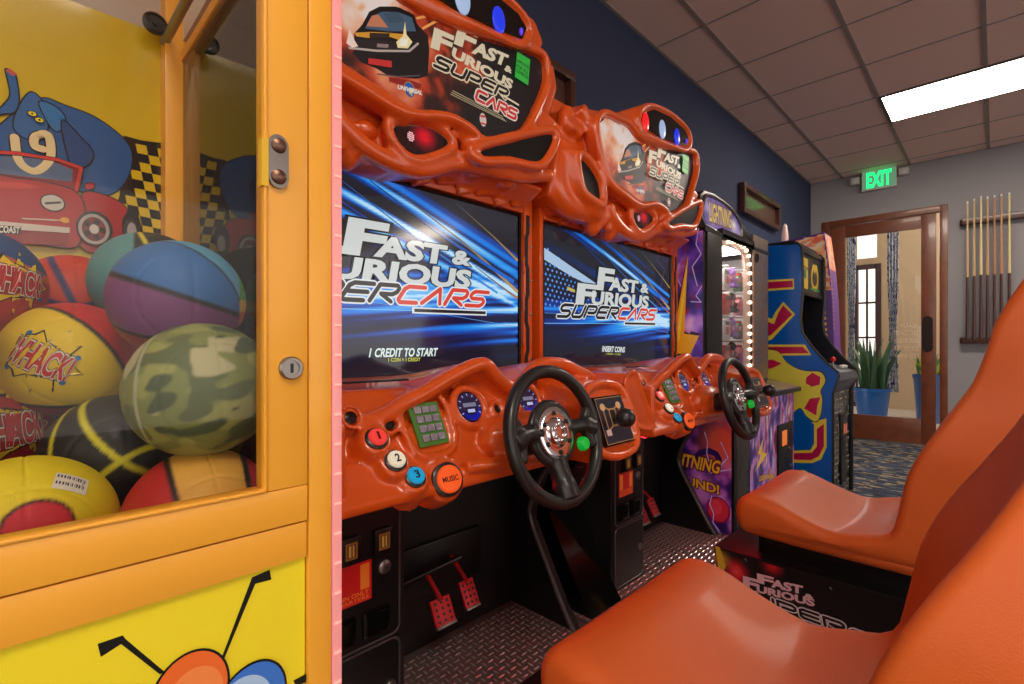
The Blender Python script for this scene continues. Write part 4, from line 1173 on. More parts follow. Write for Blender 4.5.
def camo(d):
    if abs(d.x+.42*d.z+.50) < .028: return (176,184,158)
    n = noise.fractal(Vector((d.x*1.15+3.3, d.y*2.3+.4*d.x, d.z*1.2)), 1, 2, 2)*.5+.5; m = noise.fractal(Vector((d.x*1.3+9, d.y*2.7+2-.5*d.x, d.z*1.4+4)), 1, 2, 2)*.5+.5
    if m < .34: return (70,88,60)
    if n > .68: return (178,178,140)
    if m > .60: return (88,104,66)
    if n < .44: return (150,158,90)
    return (122,136,76)
b_camo = ball((-.558,.135,1.023), camo, O3, 'green camouflage basketball against the door glass')
b_multi = ball((-.645,.133,1.116), multi, O3, 'blue and purple panelled basketball resting above the camouflage one')
def ywf(d):
    a = .75*d.x+.55*d.y-.45*d.z
    if abs(d.y+.25*d.z+.62) < .03: return BLK
    if d.y+.25*d.z < -.62: return (150,34,38)
    if abs(a-.08) < .04: return BLK
    return RED_ if a > .08 else YEL
YWP = (-.755,.052,1.050)
yw = ball(YWP, ywf, O3, 'yellow and red basketball with a WHACK burst, centre of the pile')
def dec(o, x, y, tilt, w_, h_, **k):
    r, u, f = vbasis(o.location); n = r*x+u*y+f*sqrt(max(.05, 1-x*x-y*y)); t_ = R(tilt)
    decal_ball(o, 'WHACK!', n, u*cos(t_)-r*sin(t_), w_, h_, **k)
dec(yw, -.40, .02, -30, .060, .026)
b4 = ball((-.90,.063,1.124), lambda d: (46,54,112) if abs(.93*d.x+.37*d.y) < .06 or abs(d.y-.35*d.x*d.x*2+.05) < .05 or abs(d.x-.78) < .04 else (206,62,44), O3, 'orange-red basketball with dark blue seams at the back of the pile')
b5 = ball((-.80,-.03,1.132), lambda d: (40,80,140) if d.y+.5*d.x > .72 else ((230,110,40) if d.y+.5*d.x > .58 else (196,46,42)), O3, 'red basketball with WHACK lettering and blue crown, topmost at the left edge')
dec(b5, .55, .12, -12, .060, .026)
b6 = ball((-.66,-.07,1.10), lambda d: (44,92,150), O3, 'plain blue basketball sliver at the left edge')
b7 = ball((-.785,-.025,.975), lambda d: BLK if abs(d.y+.15*d.z-.64) < .03 else (YEL if d.y+.15*d.z > .64 else (196,34,40)), O3, 'red basketball with WHACK lettering below a yellow top, low at the left edge')
dec(b7, .42, -.05, 8, .064, .032)
def blk(d):
    a = .62*d.x+.62*d.y+.45*d.z; b = .45*d.x-.72*d.y+.5*d.z; c = .8*d.x+.1*d.y+.5*d.z
    return (204,198,40) if abs(a-.42) < .04 or abs(b-.58) < .035 or abs(c+.30) < .035 else (30,30,33)
b8 = ball((-.675,.083,.948), blk, O3, 'black basketball with yellow seams under the camouflage one')
def yl(d):
    q = (d-Vector((.12,.22,.97)).normalized()).length
    return BLK if abs(q-.30) < .03 else ((200,36,56) if q < .30 else (230,212,40))
b9 = ball((-.59,.010,.906), lambda d: (BLK if abs((d-Vector((.12,.02,.99)).normalized()).length-.34) < .02 else ((204,36,56) if (d-Vector((.12,.02,.99)).normalized()).length < .34 else (230,212,40))), O3, 'yellow basketball with a barcode sticker, lowest at the front')
b10 = ball((-.556,.133,.899), lambda d: BLK if abs(d.x+.25*d.y+.22) < .04 or abs(d.x+.1*d.y-.62) < .04 else ((222,170,72) if -.22 < d.x+.25*d.y and d.x+.1*d.y < .62 else (186,32,40)), O3, 'red and gold basketball in the lower right corner of the window')
b11 = ball((-.80,.132,1.150), lambda d: (214,196,60) if abs(d.x*.8+d.y*.4-.25) < .03 else ((90,150,160) if d.x < -.25 else (34,36,34)), O3, 'teal and black basketball peeking out behind the blue and purple one')
def barcode():
    r_, u_, f_ = vbasis(b9.location); n = (r_*.42+u_*.50+f_*.72).normalized(); up = u_*.9+r_*.45; e2 = (up-n*up.dot(n)).normalized(); e1 = e2.cross(n)
    C0 = Vector(b9.location)
    art = Art(lambda u, v, l: C0+(n*BR+e1*u+e2*v).normalized()*(BR+.0004+l), .00015)
    art.grid(-.012,.012,-.0085,.0085,8,6,lambda u, v: (226,224,216))
    x = -.010
    rnd = random.Random(5)
    while x < .010: w_ = rnd.choice([.0004,.0008,.0012]); art.stroke([(x,-.004),(x,.0065)], w_, (60,60,66), rnd=False, bump=False); x += w_+rnd.choice([.0007,.001])
    art.done('barcode_sticker', PRINT, b9)
barcode()
for p, c, l in (((-.80,.12,1.005),(150,34,36),'dark red basketball in the shadow behind the black one'),((-.90,.0,.99),(60,50,54),'charcoal basketball at the back under the orange-red one'),((-.72,.12,.90-.005),(120,30,36),'red basketball at the bottom behind the red and gold one'),((-.68,-.08,.965),(190,40,44),'red basketball at the bottom left behind the yellow one')):
    ball(p, lambda d, c=c: BLK if seam(d) else c, (20,50,10), l)

#==== PRIZE
def flash(art, pts, w_, col=(226,204,246)):
    art.stroke(pts, w_*2.2, mixc((120,80,180), col, .25), bump=False); art.n += 1; art.stroke(pts, w_, col, bump=False); art.n += 1
PY0, PY1 = 2.492, 3.50
prz = thing('prize_merchandiser', 'purple lightning-themed prize vending game with curved bulb-lit window, right of the racing cabinets', 'arcade machine', (-1.3, 2.99, 0))
def prize_build():
    XF = -1.06; XD = -.915
    ztop = 1.66
    bm = bmesh.new()
    # carcass: back, sides, base
    add_box(bm, (-1.585, PY0, 0), (XD-.012, PY0+.03, .80), .003); add_box(bm, (-1.585, PY1-.03, 0), (XD-.012, PY1, .80), .003)
    add_box(bm, (-1.585, PY0, .80), (XF-.01, PY0+.03, ztop), .003); add_box(bm, (-1.585, PY1-.03, .80), (XF-.01, PY1, ztop), .003)
    add_box(bm, (-1.60, PY0, 0), (-1.57, PY1, ztop)); add_box(bm, (-1.585, PY0+.03, .02), (XD-.01, PY1-.03, .80)); add_box(bm, (-1.585, PY0, ztop), (XF, PY1, ztop+.02))
    o = obj('carcass', bm, BLACK, prz)
    # side art, upper: lightning bolt over violet clouds
    S = lambda u, v, l: Vector((u, PY0-l, v)); h = lambda x, y: onY(660+x*.3218, 180+y*.3216, PY0)
    art = Art(S)
    def clouds(x, z):
        n1 = nz(x*5, z*5, 3, 4); n2 = nz(x*14+4, z*14, 7, 3)
        c = ramp(n1, [(.3,(50,36,110)),(.45,(96,60,170)),(.58,(170,110,210)),(.75,(226,170,220))])
        return mixc(c, (170,30,70), max(0, n2-.56)*3.5)
    art.grid(-1.575, XF-.012, .80, ztop, 60, 80, clouds)
    for pts in ([(120,150),(112,200),(128,230),(100,270),(116,330)],[(130,330),(112,360),(128,380),(96,378)],[(60,260),(52,300),(70,340)]):
        flash(art, [h(*p) for p in pts], .003)
    art.poly([h(*p) for p in [(88,222),(44,440),(20,450),(22,520),(60,560),(96,470),(128,478),(90,500),(125,492),(75,470),(78,380)]], (60,24,40))
    art.poly([h(*p) for p in [(87,235),(50,440),(26,450),(27,540),(96,540),(122,484),(76,478)]], (238,176,40))
    art.poly([h(*p) for p in [(87,250),(60,430),(40,520),(60,500),(72,400)]], (250,214,70))
    art.done('upper_side_art', attr_mat('clear_print', .12, .3, .4), prz)
    # side art, lower
    g = lambda x, y: onY(670+x*.2045, 420+y*.2047, PY0); art = Art(S)
    def low(x, z):
        n1 = nz(x*9, z*9, 13, 4)
        c = ramp(n1, [(.32,(44,20,84)),(.46,(84,42,140)),(.58,(150,70,160)),(.72,(190,120,200))])
        q = g(250,110); c = mixc(c, (214,90,70), max(0, 1-math.hypot((x-q[0])/.16, (z-q[1])/.17))*1.5)
        q = g(160,330); c = mixc(c, (206,130,200), max(0, 1-math.hypot(x-q[0], z-q[1])/.10)*1.0); return c
    art.grid(-1.575, XD-.014, .10, .80, 70, 70, low)
    art.disc(g(235,440), .060,.066,(120,20,60)); art.disc(g(235,438), .052,.058,(206,40,64)); art.disc(g(225,425), .030,.036,(222,60,80))
    q = [g(*p) for p in [(110,195),(150,160),(190,150),(225,165),(240,190)]]
    for a_, b_ in zip(q, q[1:]): art.stroke([a_, b_], .03, (44,30,90), bump=False)
    art.n += 1
    for pts in ([(170,60),(185,110),(180,160),(190,200)],[(205,370),(195,410),(215,460),(210,500),(240,540),(245,575)],[(250,110),(285,185),(255,215),(245,240)],[(190,260),(300,240)]): flash(art, [g(*p) for p in pts], .003)
    def tx(tt, bl, br, tl):
        M = affine(g(*bl), g(*br), g(*tl)); art.text(tt, M, (90,20,30), off=.05, grow=.05); art.text(tt, M, (236,176,50), off=.03)
    tx('LIGHTNING', (-40,200),(238,262),(-30,145)); tx('ROUND!', (0,290),(240,362),(0,250))
    art.done('lower_side_art', attr_mat('clear_print', .12, .3, .4), prz)
    # chrome corner and front panel below the deck
    bm = bmesh.new(); add_box(bm, (XD-.012, PY0, .02), (XD, PY0+.03, .80), .003); obj('corner_strip', bm, BLACK, prz)
    yb = onX(750, 480, XD)[0]; ya = PY0+.03
    obj('chrome_pillar', box((XD-.010, ya, .02), (XD+.002, yb, .77), .004), mat('dark_chrome', (120,114,112), .22, metal=.95), prz)
    fp = obj('front_panel', box((XD-.010, yb, .02), (XD-.002, PY1-.005, .78)), BLACK, prz)
    art = Art(face(XD-.0015)); rnd = random.Random(8)
    art.grid(yb+.003, PY1-.01, .10, .775, 60, 50, lambda y, z: mixc(ramp(nz(y*11, z*7, 21, 4), [(.34,(60,30,110)),(.46,(110,70,170)),(.55,(190,150,220)),(.64,(214,110,110)),(.75,(120,40,90))]), (230,220,245), max(0, nz(y*30, z*8, 2, 2)-.62)*4))
    k = lambda x, y: onX(700+x*.1608, 370+y*.1608, XD)
    art.poly([k(*p) for p in [(395,425),(360,520),(385,530),(340,640),(420,520),(385,512)]], (232,196,60))
    M = affine(k(370,690), k(460,672), k(372,660)); art.text('LIGHTNING', M, (120,30,30), off=.05, grow=.05); art.text('LIGHTNING', M, (240,186,60), off=.03)
    art.done('front_art', attr_mat('clear_print', .12, .3, .4), fp)
    # coin mechanism
    a_, b_ = k(478,345), k(565,650)
    cm = obj('coin_mechanism', box((XD-.002, a_[0], b_[1]), (XD+.012, b_[0], a_[1]), .003), BLACK, prz)
    a_, b_ = k(497,380), k(525,460); obj('bill_slot', box((XD+.012, a_[0], b_[1]), (XD+.015, b_[0], a_[1])), mat('amber_slot', (206,110,50), .4, emit=.5, ecol=(236,120,50)), cm)
    for p in ((545,488),(550,590)): obj('key_lock', lathe((XD+.012, *k(*p)), (1,0,0), [(.012,0),(.012,.004),(0,.006)], 14), STEEL, cm)
    # control deck
    dk = obj('control_deck', prism([(XD+.03, PY0, .790), (XD+.03, PY0, .815), (XF-.01, PY0, .855), (XF-.01, PY0, .79)], (0, PY1-PY0+.0, 0), .004), mat('deck_plastic', (120,90,140), .2, coat=.6, var=.4, vscale=14), prz)
    obj('deck_edge', box((XD+.026, PY0-.002, .785), (XD+.040, PY1+.002, .812), .004), BLACK, dk)
    p = onX(766, 404, -.96); obj('push_button', lathe((-.955, 2.99, .832), (.22,0,1), [(.035,0),(.035,.012),(.027,.018),(0,.02)], 24), mat('red_button', (200,50,50), .3, emit=.3), dk)
    # window wall
    y1 = onX(722.5, 300, XF)[0]; y2 = onX(753.5, 300, XF)[0]; zt = onX(723, 238, XF)[1]
    bm = bmesh.new()
    add_box(bm, (XF-.03, PY0+.03, .85), (XF, y1, ztop), .004); add_box(bm, (XF-.03, y2+.005, .85), (XF-.012, PY1-.03, ztop), .002)
    add_box(bm, (XF-.03, y1, zt+.05), (XF, y2+.005, ztop), .004)
    obj('window_frame', bm, BLACK, prz)
    obj('metal_door_panel', box((XF-.012, y2+.008, .86), (XF-.002, PY1-.022, zt+.10), .003), mat('brown_brushed_metal', (150,132,122), .36, metal=.75, var=.12, vscale=20), prz)
    obj('hand_hole', lathe((XF-.002, *onX(757, 258, XF)), (1,0,0), [(.03,0),(.03,.004),(.022,.004),(.022,.001),(0,.001)], 20), BLACK, prz)
    obj('window_glass', box((XF-.016, y1, .86), (XF-.012, y2+.004, zt+.05)), glass_mat('merch_glass', (250,250,250), .6), prz)
    # arched bulb strip along top and right of the window
    path = [Vector((XF-.035, *onX(x, y, XF-.035))) for x, y in [(721,243),(729,242),(737,245),(743,251),(746,261),(746.5,280),(746.5,320),(746.5,380),(746.5,430)]]
    st = obj('bulb_strip', tube(catmull(path, 4), .020, 8), mat('bulb_strip_backing', (190,160,150), .5, emit=.55, ecol=(230,180,150)), prz)
    cm_ = catmull(path, 8); acc = 0; last = cm_[0]; bm = bmesh.new()
    for q in cm_:
        acc += (q-last).length; last = q
        if acc >= .042: acc = 0; obj('bulb', lathe(q+Vector((.018,0,0)), (1,0,0), [(.010,0),(.011,.004),(.007,.011),(0,.013)], 12), mat('warm_bulb', (255,220,190), .4, emit=5.0, ecol=(255,206,170)), st)
    bm.free()
    # interior lining given a glow of its own for the lamplight, hooks and shelves
    LIN = mat('pale_glow_lining', (206,198,196), .5, emit=.25, ecol=(210,205,205))
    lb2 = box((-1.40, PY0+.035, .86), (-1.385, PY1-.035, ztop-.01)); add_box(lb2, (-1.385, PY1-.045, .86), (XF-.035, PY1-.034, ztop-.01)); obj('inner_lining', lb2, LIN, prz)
    obj('inner_ceiling_lamp', box((-1.36, y1+.02, ztop-.025), (-1.12, y2-.03, ztop-.012)), mat('merch_lamp', (255,250,240), .5, emit=22, ecol=(255,246,236)), prz)
    hk = bmesh.new()
    for r in range(5):
        z = 1.48-r*.15
        for c_ in range(3): add_tube(hk, [(-1.385, y1+.27+c_*.12, z+.075), (-1.13, y1+.27+c_*.12, z+.065)], .004, 8)
    obj('prize_hooks', hk, STEEL, prz)
    # top header, arched, with violet sign
    hd = []
    f = lambda x, y: onX(700+x*.2339, 190+y*.2339, XF+.01)
    H = [f(*p) for p in [(18,148),(22,60),(30,14),(60,0),(110,10),(160,50),(195,100),(212,140),(260,190),(262,200),(205,175),(100,160)]]
    yy = [PY0, PY1]
    hz = f(20,0)[1]
    # build square-on: arch rising over the window
    arch = [(PY0+d_, z) for d_, z in ((.01,1.66),(.01,1.85),(.06,1.885),(.20,1.895),(.35,1.885),(.50,1.855),(.62,1.80),(.80,1.745),(1.01,1.71),(1.01,1.66))]
    hdr = obj('sign_hood', prism([(XF-.30, y, z) for y, z in arch], (.27,0,0), .008), BLACK, prz)
    sg = [(PY0+d_, z) for d_, z in ((.05,1.70),(.05,1.83),(.10,1.865),(.22,1.872),(.36,1.862),(.47,1.838),(.56,1.79),(.57,1.73),(.52,1.705))]
    obj('sign_rim', tube(catmull([Vector((XF-.027, y, z)) for y, z in sg], 3, True), .010, 8, True), SILVER, hdr)
    art = Art(face(XF-.028)); ip = inpoly(sg)
    art.grid(PY0+.05, PY0+.58, 1.70, 1.875, 90, 30, lambda y, z: mixc(ramp(nz(y*6, z*9, 31, 3), [(.3,(70,50,140)),(.5,(120,96,180)),(.7,(170,150,210))]), (250,240,230), math.exp(-((y-PY0-.46)/.05)**2-((z-1.77)/.035)**2)), ip)
    M = affine((PY0+.12,1.735),(PY0+.42,1.745),(PY0+.12,1.83)); art.text('LIGHTNING', M, (120,60,40), off=.04, grow=.05); art.text('LIGHTNING', M, (236,206,120), off=.03)
    art.done('sign_art', BACKLIT, hdr)
    return y1, y2
y1_, y2_ = prize_build()
def prizes():
    XF = -1.06; rnd = random.Random(12); z0 = 1.48
    cols = [('white',(226,220,220)),('pink',(226,140,160)),('purple',(150,100,190)),('red',(196,40,44)),('green',(60,110,70)),('black',(30,30,34))]
    names = ['topmost','second','middle','fourth','lowest']
    for r in range(5):
        z = z0-r*.15
        for c_ in range(3):
            y = y1_+.27+c_*.12; kind = (r*3+c_) % 3; nm, cc = cols[(r*3+c_*2) % 6]
            where = names[r]+' row, '+['left','middle','right'][c_]+' hook of the prize machine'
            if kind == 0:
                o = obj('boxed_prize', box((-1.19, y-.045, z-.075), (-1.135, y+.045, z+.045), .004), mat('prize_'+nm, cc, .4), loc=(-1.16,y,z))
                art = Art(face(-1.1345)); art.disc((y, z-.02), .026,.026, (214,60,50)); art.rect((y-.03,z+.012),(y+.03,z+.034),(60,60,70)); art.done('box_print', PRINT, o)
                tag(o, nm+' boxed prize, '+where, 'prize', 'prizes in the lit window')
            elif kind == 1:
                bm = bmesh.new(); add_ell(bm, (-1.16,y,z-.02), (.034,.036,.038)); add_ell(bm, (-1.155,y,z+.035), (.026,.028,.026))
                for s in (-1,1): add_ell(bm, (-1.155,y+s*.020,z+.058), (.008,.010,.010)); add_ell(bm, (-1.135,y+s*.024,z-.045), (.018,.014,.016)); add_ell(bm, (-1.145,y+s*.036,z-.005), (.014,.016,.012))
                o = obj('plush_toy', fuse(bm, .005, 2), mat('prize_'+nm, cc, .8), loc=(-1.16,y,z), smooth=180)
                tag(o, nm+' soft toy, '+where, 'toy', 'prizes in the lit window')
            else:
                bm = bmesh.new(); add_lathe(bm, (-1.16,y,z-.07), (0,0,1), [(.028,0),(.032,.006),(.032,.085),(.020,.10),(.012,.105),(.012,.118),(0,.118)], 16)
                o = obj('capsule_prize', bm, mat('prize_'+nm, cc, .3), loc=(-1.16,y,z), smooth=40); obj('cap', lathe((-1.16,y,z+.03), (0,0,1), [(.022,0),(.022,.014),(0,.016)], 16), mat('prize_red', (196,40,44), .3), o)
                tag(o, nm+' canister prize, '+where, 'prize', 'prizes in the lit window')
            tgm = obj('price_tag', box((-1.13, y+.048, z-.02), (-1.127, y+.075, z+.014)), mat('red_tag', (206,36,40), .4, emit=.3), prz)
            art = Art(face(-1.1268)); art.rect((y+.056,z-.012),(y+.067,z+.006),(240,236,230)); art.done('tag_print', PRINT, tgm)
prizes()

#==== MAZE
MY0, MY1 = 3.71, 4.33
mz = thing('upright_arcade_cabinet', 'blue upright arcade cabinet with red and yellow striped side, left of the glass door', 'arcade machine', (-1.2, 4.02, 0))
def maze_build():
    g = lambda x, y: onY(765+x*.3509, 240+y*.3509, MY0)
    # side outline: flat back, leaning top, swept monitor recess, control shelf, kick
    side = [(-1.56,.02),(-1.56,1.80)] + [g(*p) for p in [(50,14),(92,12),(100,22),(103,60),(104,150),(98,225),(103,265),(130,305),(170,350),(205,378),(207,388),(190,440),(190,684)]]
    side[-1] = (side[-1][0], .02)
    bk = lambda Y0, Y1: prism([(x, Y0, z) for x, z in side], (0,Y1-Y0,0))
    nb = obj('side_panel', bk(MY0, MY0+.022), mat('blue_laminate', (0,96,190), .28, coat=.3), mz)
    # far side panel follows the same line, its edge band black and pushed forward at the shelf
    obj('side_panel', bk(MY1-.022, MY1), BLACK, mz)
    for Y_ in (MY0+.011, MY1-.011):
        obj('edge_moulding', tube([Vector((x+.002, Y_, z)) for x, z in side[2:]], .012, 6), BLACK, mz)
    ev = {i: g(*p) for i, p in enumerate([(103,60),(104,150),(98,225),(170,350),(205,378),(190,440)])}
    bm = bmesh.new()
    add_box(bm, (-1.56, MY0+.022, .02), (-1.54, MY1-.022, 1.78)); add_box(bm, (-1.56, MY0+.022, 1.76), (side[3][0]-.02, MY1-.022, 1.785))
    xk = side[-1][0]-.014
    add_box(bm, (xk-.02, MY0+.022, .02), (xk, MY1-.022, .78))
    # recess floor/monitor bezel sloping back
    add_prism(bm, [(side[6][0]-.05, MY0+.022, side[6][1]), (side[6][0]-.30, MY0+.022, side[6][1]-.02), (side[9][0]-.30, MY0+.022, side[9][1]-.02), (side[10][0]-.10, MY0+.022, side[10][1]+.01),(side[10][0]-.13, MY0+.022, side[10][1]-.06),(-1.5, MY0+.022, .9),(-1.5,MY0+.022,1.5)], (0,MY1-MY0-.044,0))
    body = obj('cabinet_body', bm, BLACK, mz)
    # marquee
    a, b = side[4][0], side[6][1]
    zt_, zb_ = g(100,30)[1], g(103,140)[1]
    mq = obj('marquee', box((a-.03, MY0+.022, zb_), (a-.012, MY1-.022, zt_)), BLACKG, mz)
    obj('marquee_top_rail', box((a-.04, MY0+.022, zt_), (a, MY1-.022, zt_+.035), .004), BLACK, mz)
    obj('marquee_bottom_rail', box((a-.04, MY0+.022, zb_-.03), (a, MY1-.022, zb_), .004), BLACK, mz)
    art = Art(face(a-.0118)); U = lambda s, t: (MY0+.03+(MY1-MY0-.06)*s, zb_+(zt_-zb_)*t); rnd = random.Random(2)
    art.poly([U(0,0),U(1,0),U(1,1),U(0,1)], (40,36,34)); art.poly([U(.03,.08),U(.38,.08),U(.38,.9),U(.03,.9)], (206,166,50)); art.poly([U(.10,.35),U(.30,.35),U(.30,.6),U(.10,.6)], (40,110,90))
    art.stroke([U(.03,.7),U(.38,.62)], .012, (90,60,30)); art.disc(U(.70,.45), .10,.10, (200,150,40)); art.disc(U(.70,.45), .07,.06, (60,50,34)); art.stroke([U(.55,.5),U(.62,.8),U(.70,.6),U(.78,.82),U(.86,.5)], .014, (230,190,60)); art.stroke([U(.5,.12),U(.9,.12)], .016, (60,140,60))
    art.done('marquee_art', BACKLIT, mq)
    # control shelf
    cp = [side[11], side[12]]
    sh = obj('control_panel', prism([(side[11][0]-.16, MY0+.022, side[11][1]+.045), (side[11][0]+.0, MY0+.022, side[11][1]-.005), (side[12][0]+.01, MY0+.022, side[12][1]-.03), (side[13][0]-.01, MY0+.022, side[13][1]), (side[11][0]-.2, MY0+.022, side[13][1])], (0, MY1-MY0-.044, 0), .003), mat('grey_steel_panel', (96,100,110), .35, metal=.4), mz)
    jx, jz = side[11][0]-.07, side[11][1]+.024
    st = obj('joystick', lathe((jx, 3.95, jz), (0,0,1), [(.022,0),(.022,.005),(.005,.008),(.005,.045),(0,.045)], 14), STEEL, sh)
    bm = bmesh.new(); add_ell(bm, (jx, 3.95, jz+.055), (.018,.018,.018)); obj('red_ball_top', bm, mat('red_knob', (216,30,36), .25), st, smooth=180)
    for y in (4.10, 4.20): obj('player_button', lathe((jx+.02, y, jz-.004), (.25,0,1), [(.018,0),(.018,.012),(.013,.016),(0,.016)], 16), mat('white_button', (220,216,210), .3), sh)
    # patterned front with coin door
    X = side[-1][0]-.0135; art = Art(face(X)); rnd = random.Random(11)
    art.rect((MY0+.024,.03),(MY1-.024,.775),(34,36,40))
    for i in range(13):
        for j in range(17):
            y, z = MY0+.045+i*.044, .06+j*.043
            if rnd.random() < .75:
                if rnd.random() < .5: art.stroke([(y-.015,z),(y+.018,z)], .010, (214,210,186), bump=False)
                else: art.stroke([(y,z-.015),(y,z+.018)], .010, (214,210,186), bump=False)
    art.n += 1
    art.done('maze_front_print', PRINT, body)
    cd_ = obj('coin_door', box((X+.001, 3.99, .12), (X+.016, 4.15, .60), .004), BLACK, mz)
    obj('coin_door_frame', box((X+.016, 4.005, .42), (X+.020, 4.135, .57), .003), mat('dull_steel', (70,66,66), .35, metal=.7), cd_)
    for y in (4.035, 4.09): obj('reject_button', box((X+.020, y-.016, .46), (X+.026, y+.016, .53), .003), mat('amber_reject', (190,100,80), .4, emit=.3), cd_)
    # side stripes (plain bands, magenta with yellow borders)
    art = Art(lambda u, v, l: Vector((u, MY0-l, v))); YE = (240,216,70); MG = (190,20,84)
    def band(pts, w0, closed=False):
        q = [g(*p) for p in pts]; art.stroke(q, w0, (30,30,60), rnd=False); art.stroke(q, w0*.93, YE, rnd=False); art.stroke(q, w0*.62, MG, rnd=False)
    def blk_(pts, ins):
        q = [g(*p) for p in pts]; art.poly(q, YE); cx_ = sum(p[0] for p in q)/len(q); cz_ = sum(p[1] for p in q)/len(q)
        art.poly([(cx_+(p[0]-cx_)*ins[0], cz_+(p[1]-cz_)*ins[1]) for p in q], MG)
    blk_([(-60,118),(82,110),(83,140),(-60,150)], (.955,.62))
    art.poly([g(*p) for p in [(-40,200),(20,225),(30,205),(52,176),(86,212),(18,285),(-40,300)]], YE); art.poly([g(*p) for p in [(-40,215),(26,240),(38,208),(52,186),(78,212),(16,272),(-40,285)]], MG)
    blk_([(-60,298),(114,298),(132,328),(-60,332)], (.94,.60))
    art.poly([g(*p) for p in [(60,600),(130,598),(140,580),(140,525),(132,520),(175,508),(176,590),(160,625),(135,636),(60,634)]], YE)
    art.poly([g(*p) for p in [(60,608),(134,606),(148,588),(148,538),(168,524),(168,588),(154,616),(132,627),(60,625)]], MG)
    # plain abstract yellow patch with rounded edge, in place of the printed figure
    q = catmull([Vector((*g(*p),0)) for p in [(-30,330),(30,312),(60,345),(92,365),(120,372),(160,375),(174,400),(160,430),(165,455),(160,500),(146,520),(120,505),(100,480),(70,500),(30,490),(-30,500)]], 5, True); q = [(v.x, v.y) for v in q]
    art.poly(q, (20,20,24)); cx_ = sum(p[0] for p in q)/len(q); cz_ = sum(p[1] for p in q)/len(q); art.poly([(cx_+(p[0]-cx_)*.975, cz_+(p[1]-cz_)*.97) for p in q], (234,222,80))
    for pts in ([(112,480),(128,452),(158,448),(150,470),(146,500)],[(118,392),(135,378),(158,390),(156,412),(134,418),(116,408)],[(-30,352),(20,340),(48,352),(20,366),(-30,370)]): art.poly([g(*p) for p in pts], (206,24,84))
    art.disc(g(110,668), .035,.03,(234,222,80),20)
    art.done('side_stripes', PRINT, nb)
maze_build()
pk = thing('pink_arcade_cabinet', 'pink and orange patterned arcade cabinet with purple dotted edge, behind the blue one', 'arcade machine', (-1.25, 4.95, 0))
def pink_build():
    Y0, Y1 = 4.62, 4.86; g = lambda x, y: onY(x, y, Y0)
    pts = [(-1.57,.01),(-1.57,g(770,246)[1])] + [g(824,232), g(829,268), g(832,300), g(834,350)] + [(g(834,350)[0]+.03,.95),(g(834,350)[0]+.03,.01)]
    o = obj('cabinet_body', prism([(x, Y0, z) for x, z in pts], (0,Y1-Y0,0), .005), mat('purple_laminate', (92,50,140), .4), pk)
    art = Art(lambda u, v, l: Vector((u, Y0-l, v)))
    top = [g(770,247), g(823,234), g(831,290), g(770,300)]
    ip = inpoly(top)
    art.grid(-1.56, top[2][0], top[3][1]-.05, top[1][1], 70, 50, lambda x, z: ramp(nz(x*12, z*26, 5, 3), [(.35,(226,110,80)),(.47,(240,150,130)),(.56,(246,196,110)),(.68,(236,214,200))]), ip)
    e = [g(827,290), g(829,330), g(832,352)]
    for k in range(12):
        t = k/11; p = e[0]; q = e[2]; art.disc((p[0]+(q[0]-p[0])*t-.03, p[1]+(q[1]-p[1])*t), .010,.012,(236,190,60),10); art.n -= 1
    art.n += 1
    art.done('side_art', attr_mat('clear_print', .12, .3, .4), o)
    pr = [g(824,232), g(829,268), g(832,300), g(834,350)]
    def sl(u, v, l):
        for a_, b_ in zip(pr, pr[1:]):
            if v >= b_[1]: k_ = (v-b_[1])/(a_[1]-b_[1]); return Vector((b_[0]+(a_[0]-b_[0])*k_+l+.0015, u, v))
        return Vector((pr[-1][0]+l, u, v))
    art = Art(sl); art.grid(Y0+.01, Y1-.01, pr[-1][1], pr[0][1]-.01, 14, 60, lambda y, z: ramp(nz(y*9, z*16, 5, 3), [(.35,(230,120,90)),(.5,(240,160,130)),(.66,(236,196,170))]) if z > pr[1][1] else (104,60,150))
    for k in range(14): art.disc((Y0+.03, pr[1][1]-.03-k*.035), .009,.010,(236,190,60),10); art.n -= 1
    art.done('front_art', attr_mat('clear_print', .12, .3, .4), o)
    t = onY(785, 238, 4.75)
    obj('topper_post', lathe((t[0], 4.75, 1.84), (0,0,1), [(.022,-.02),(.022,.06),(.028,.065),(.028,.19),(.016,.28),(0,.30)], 16), mat('frosted_topper', (226,190,180), .3, emit=.15), pk)
pink_build()

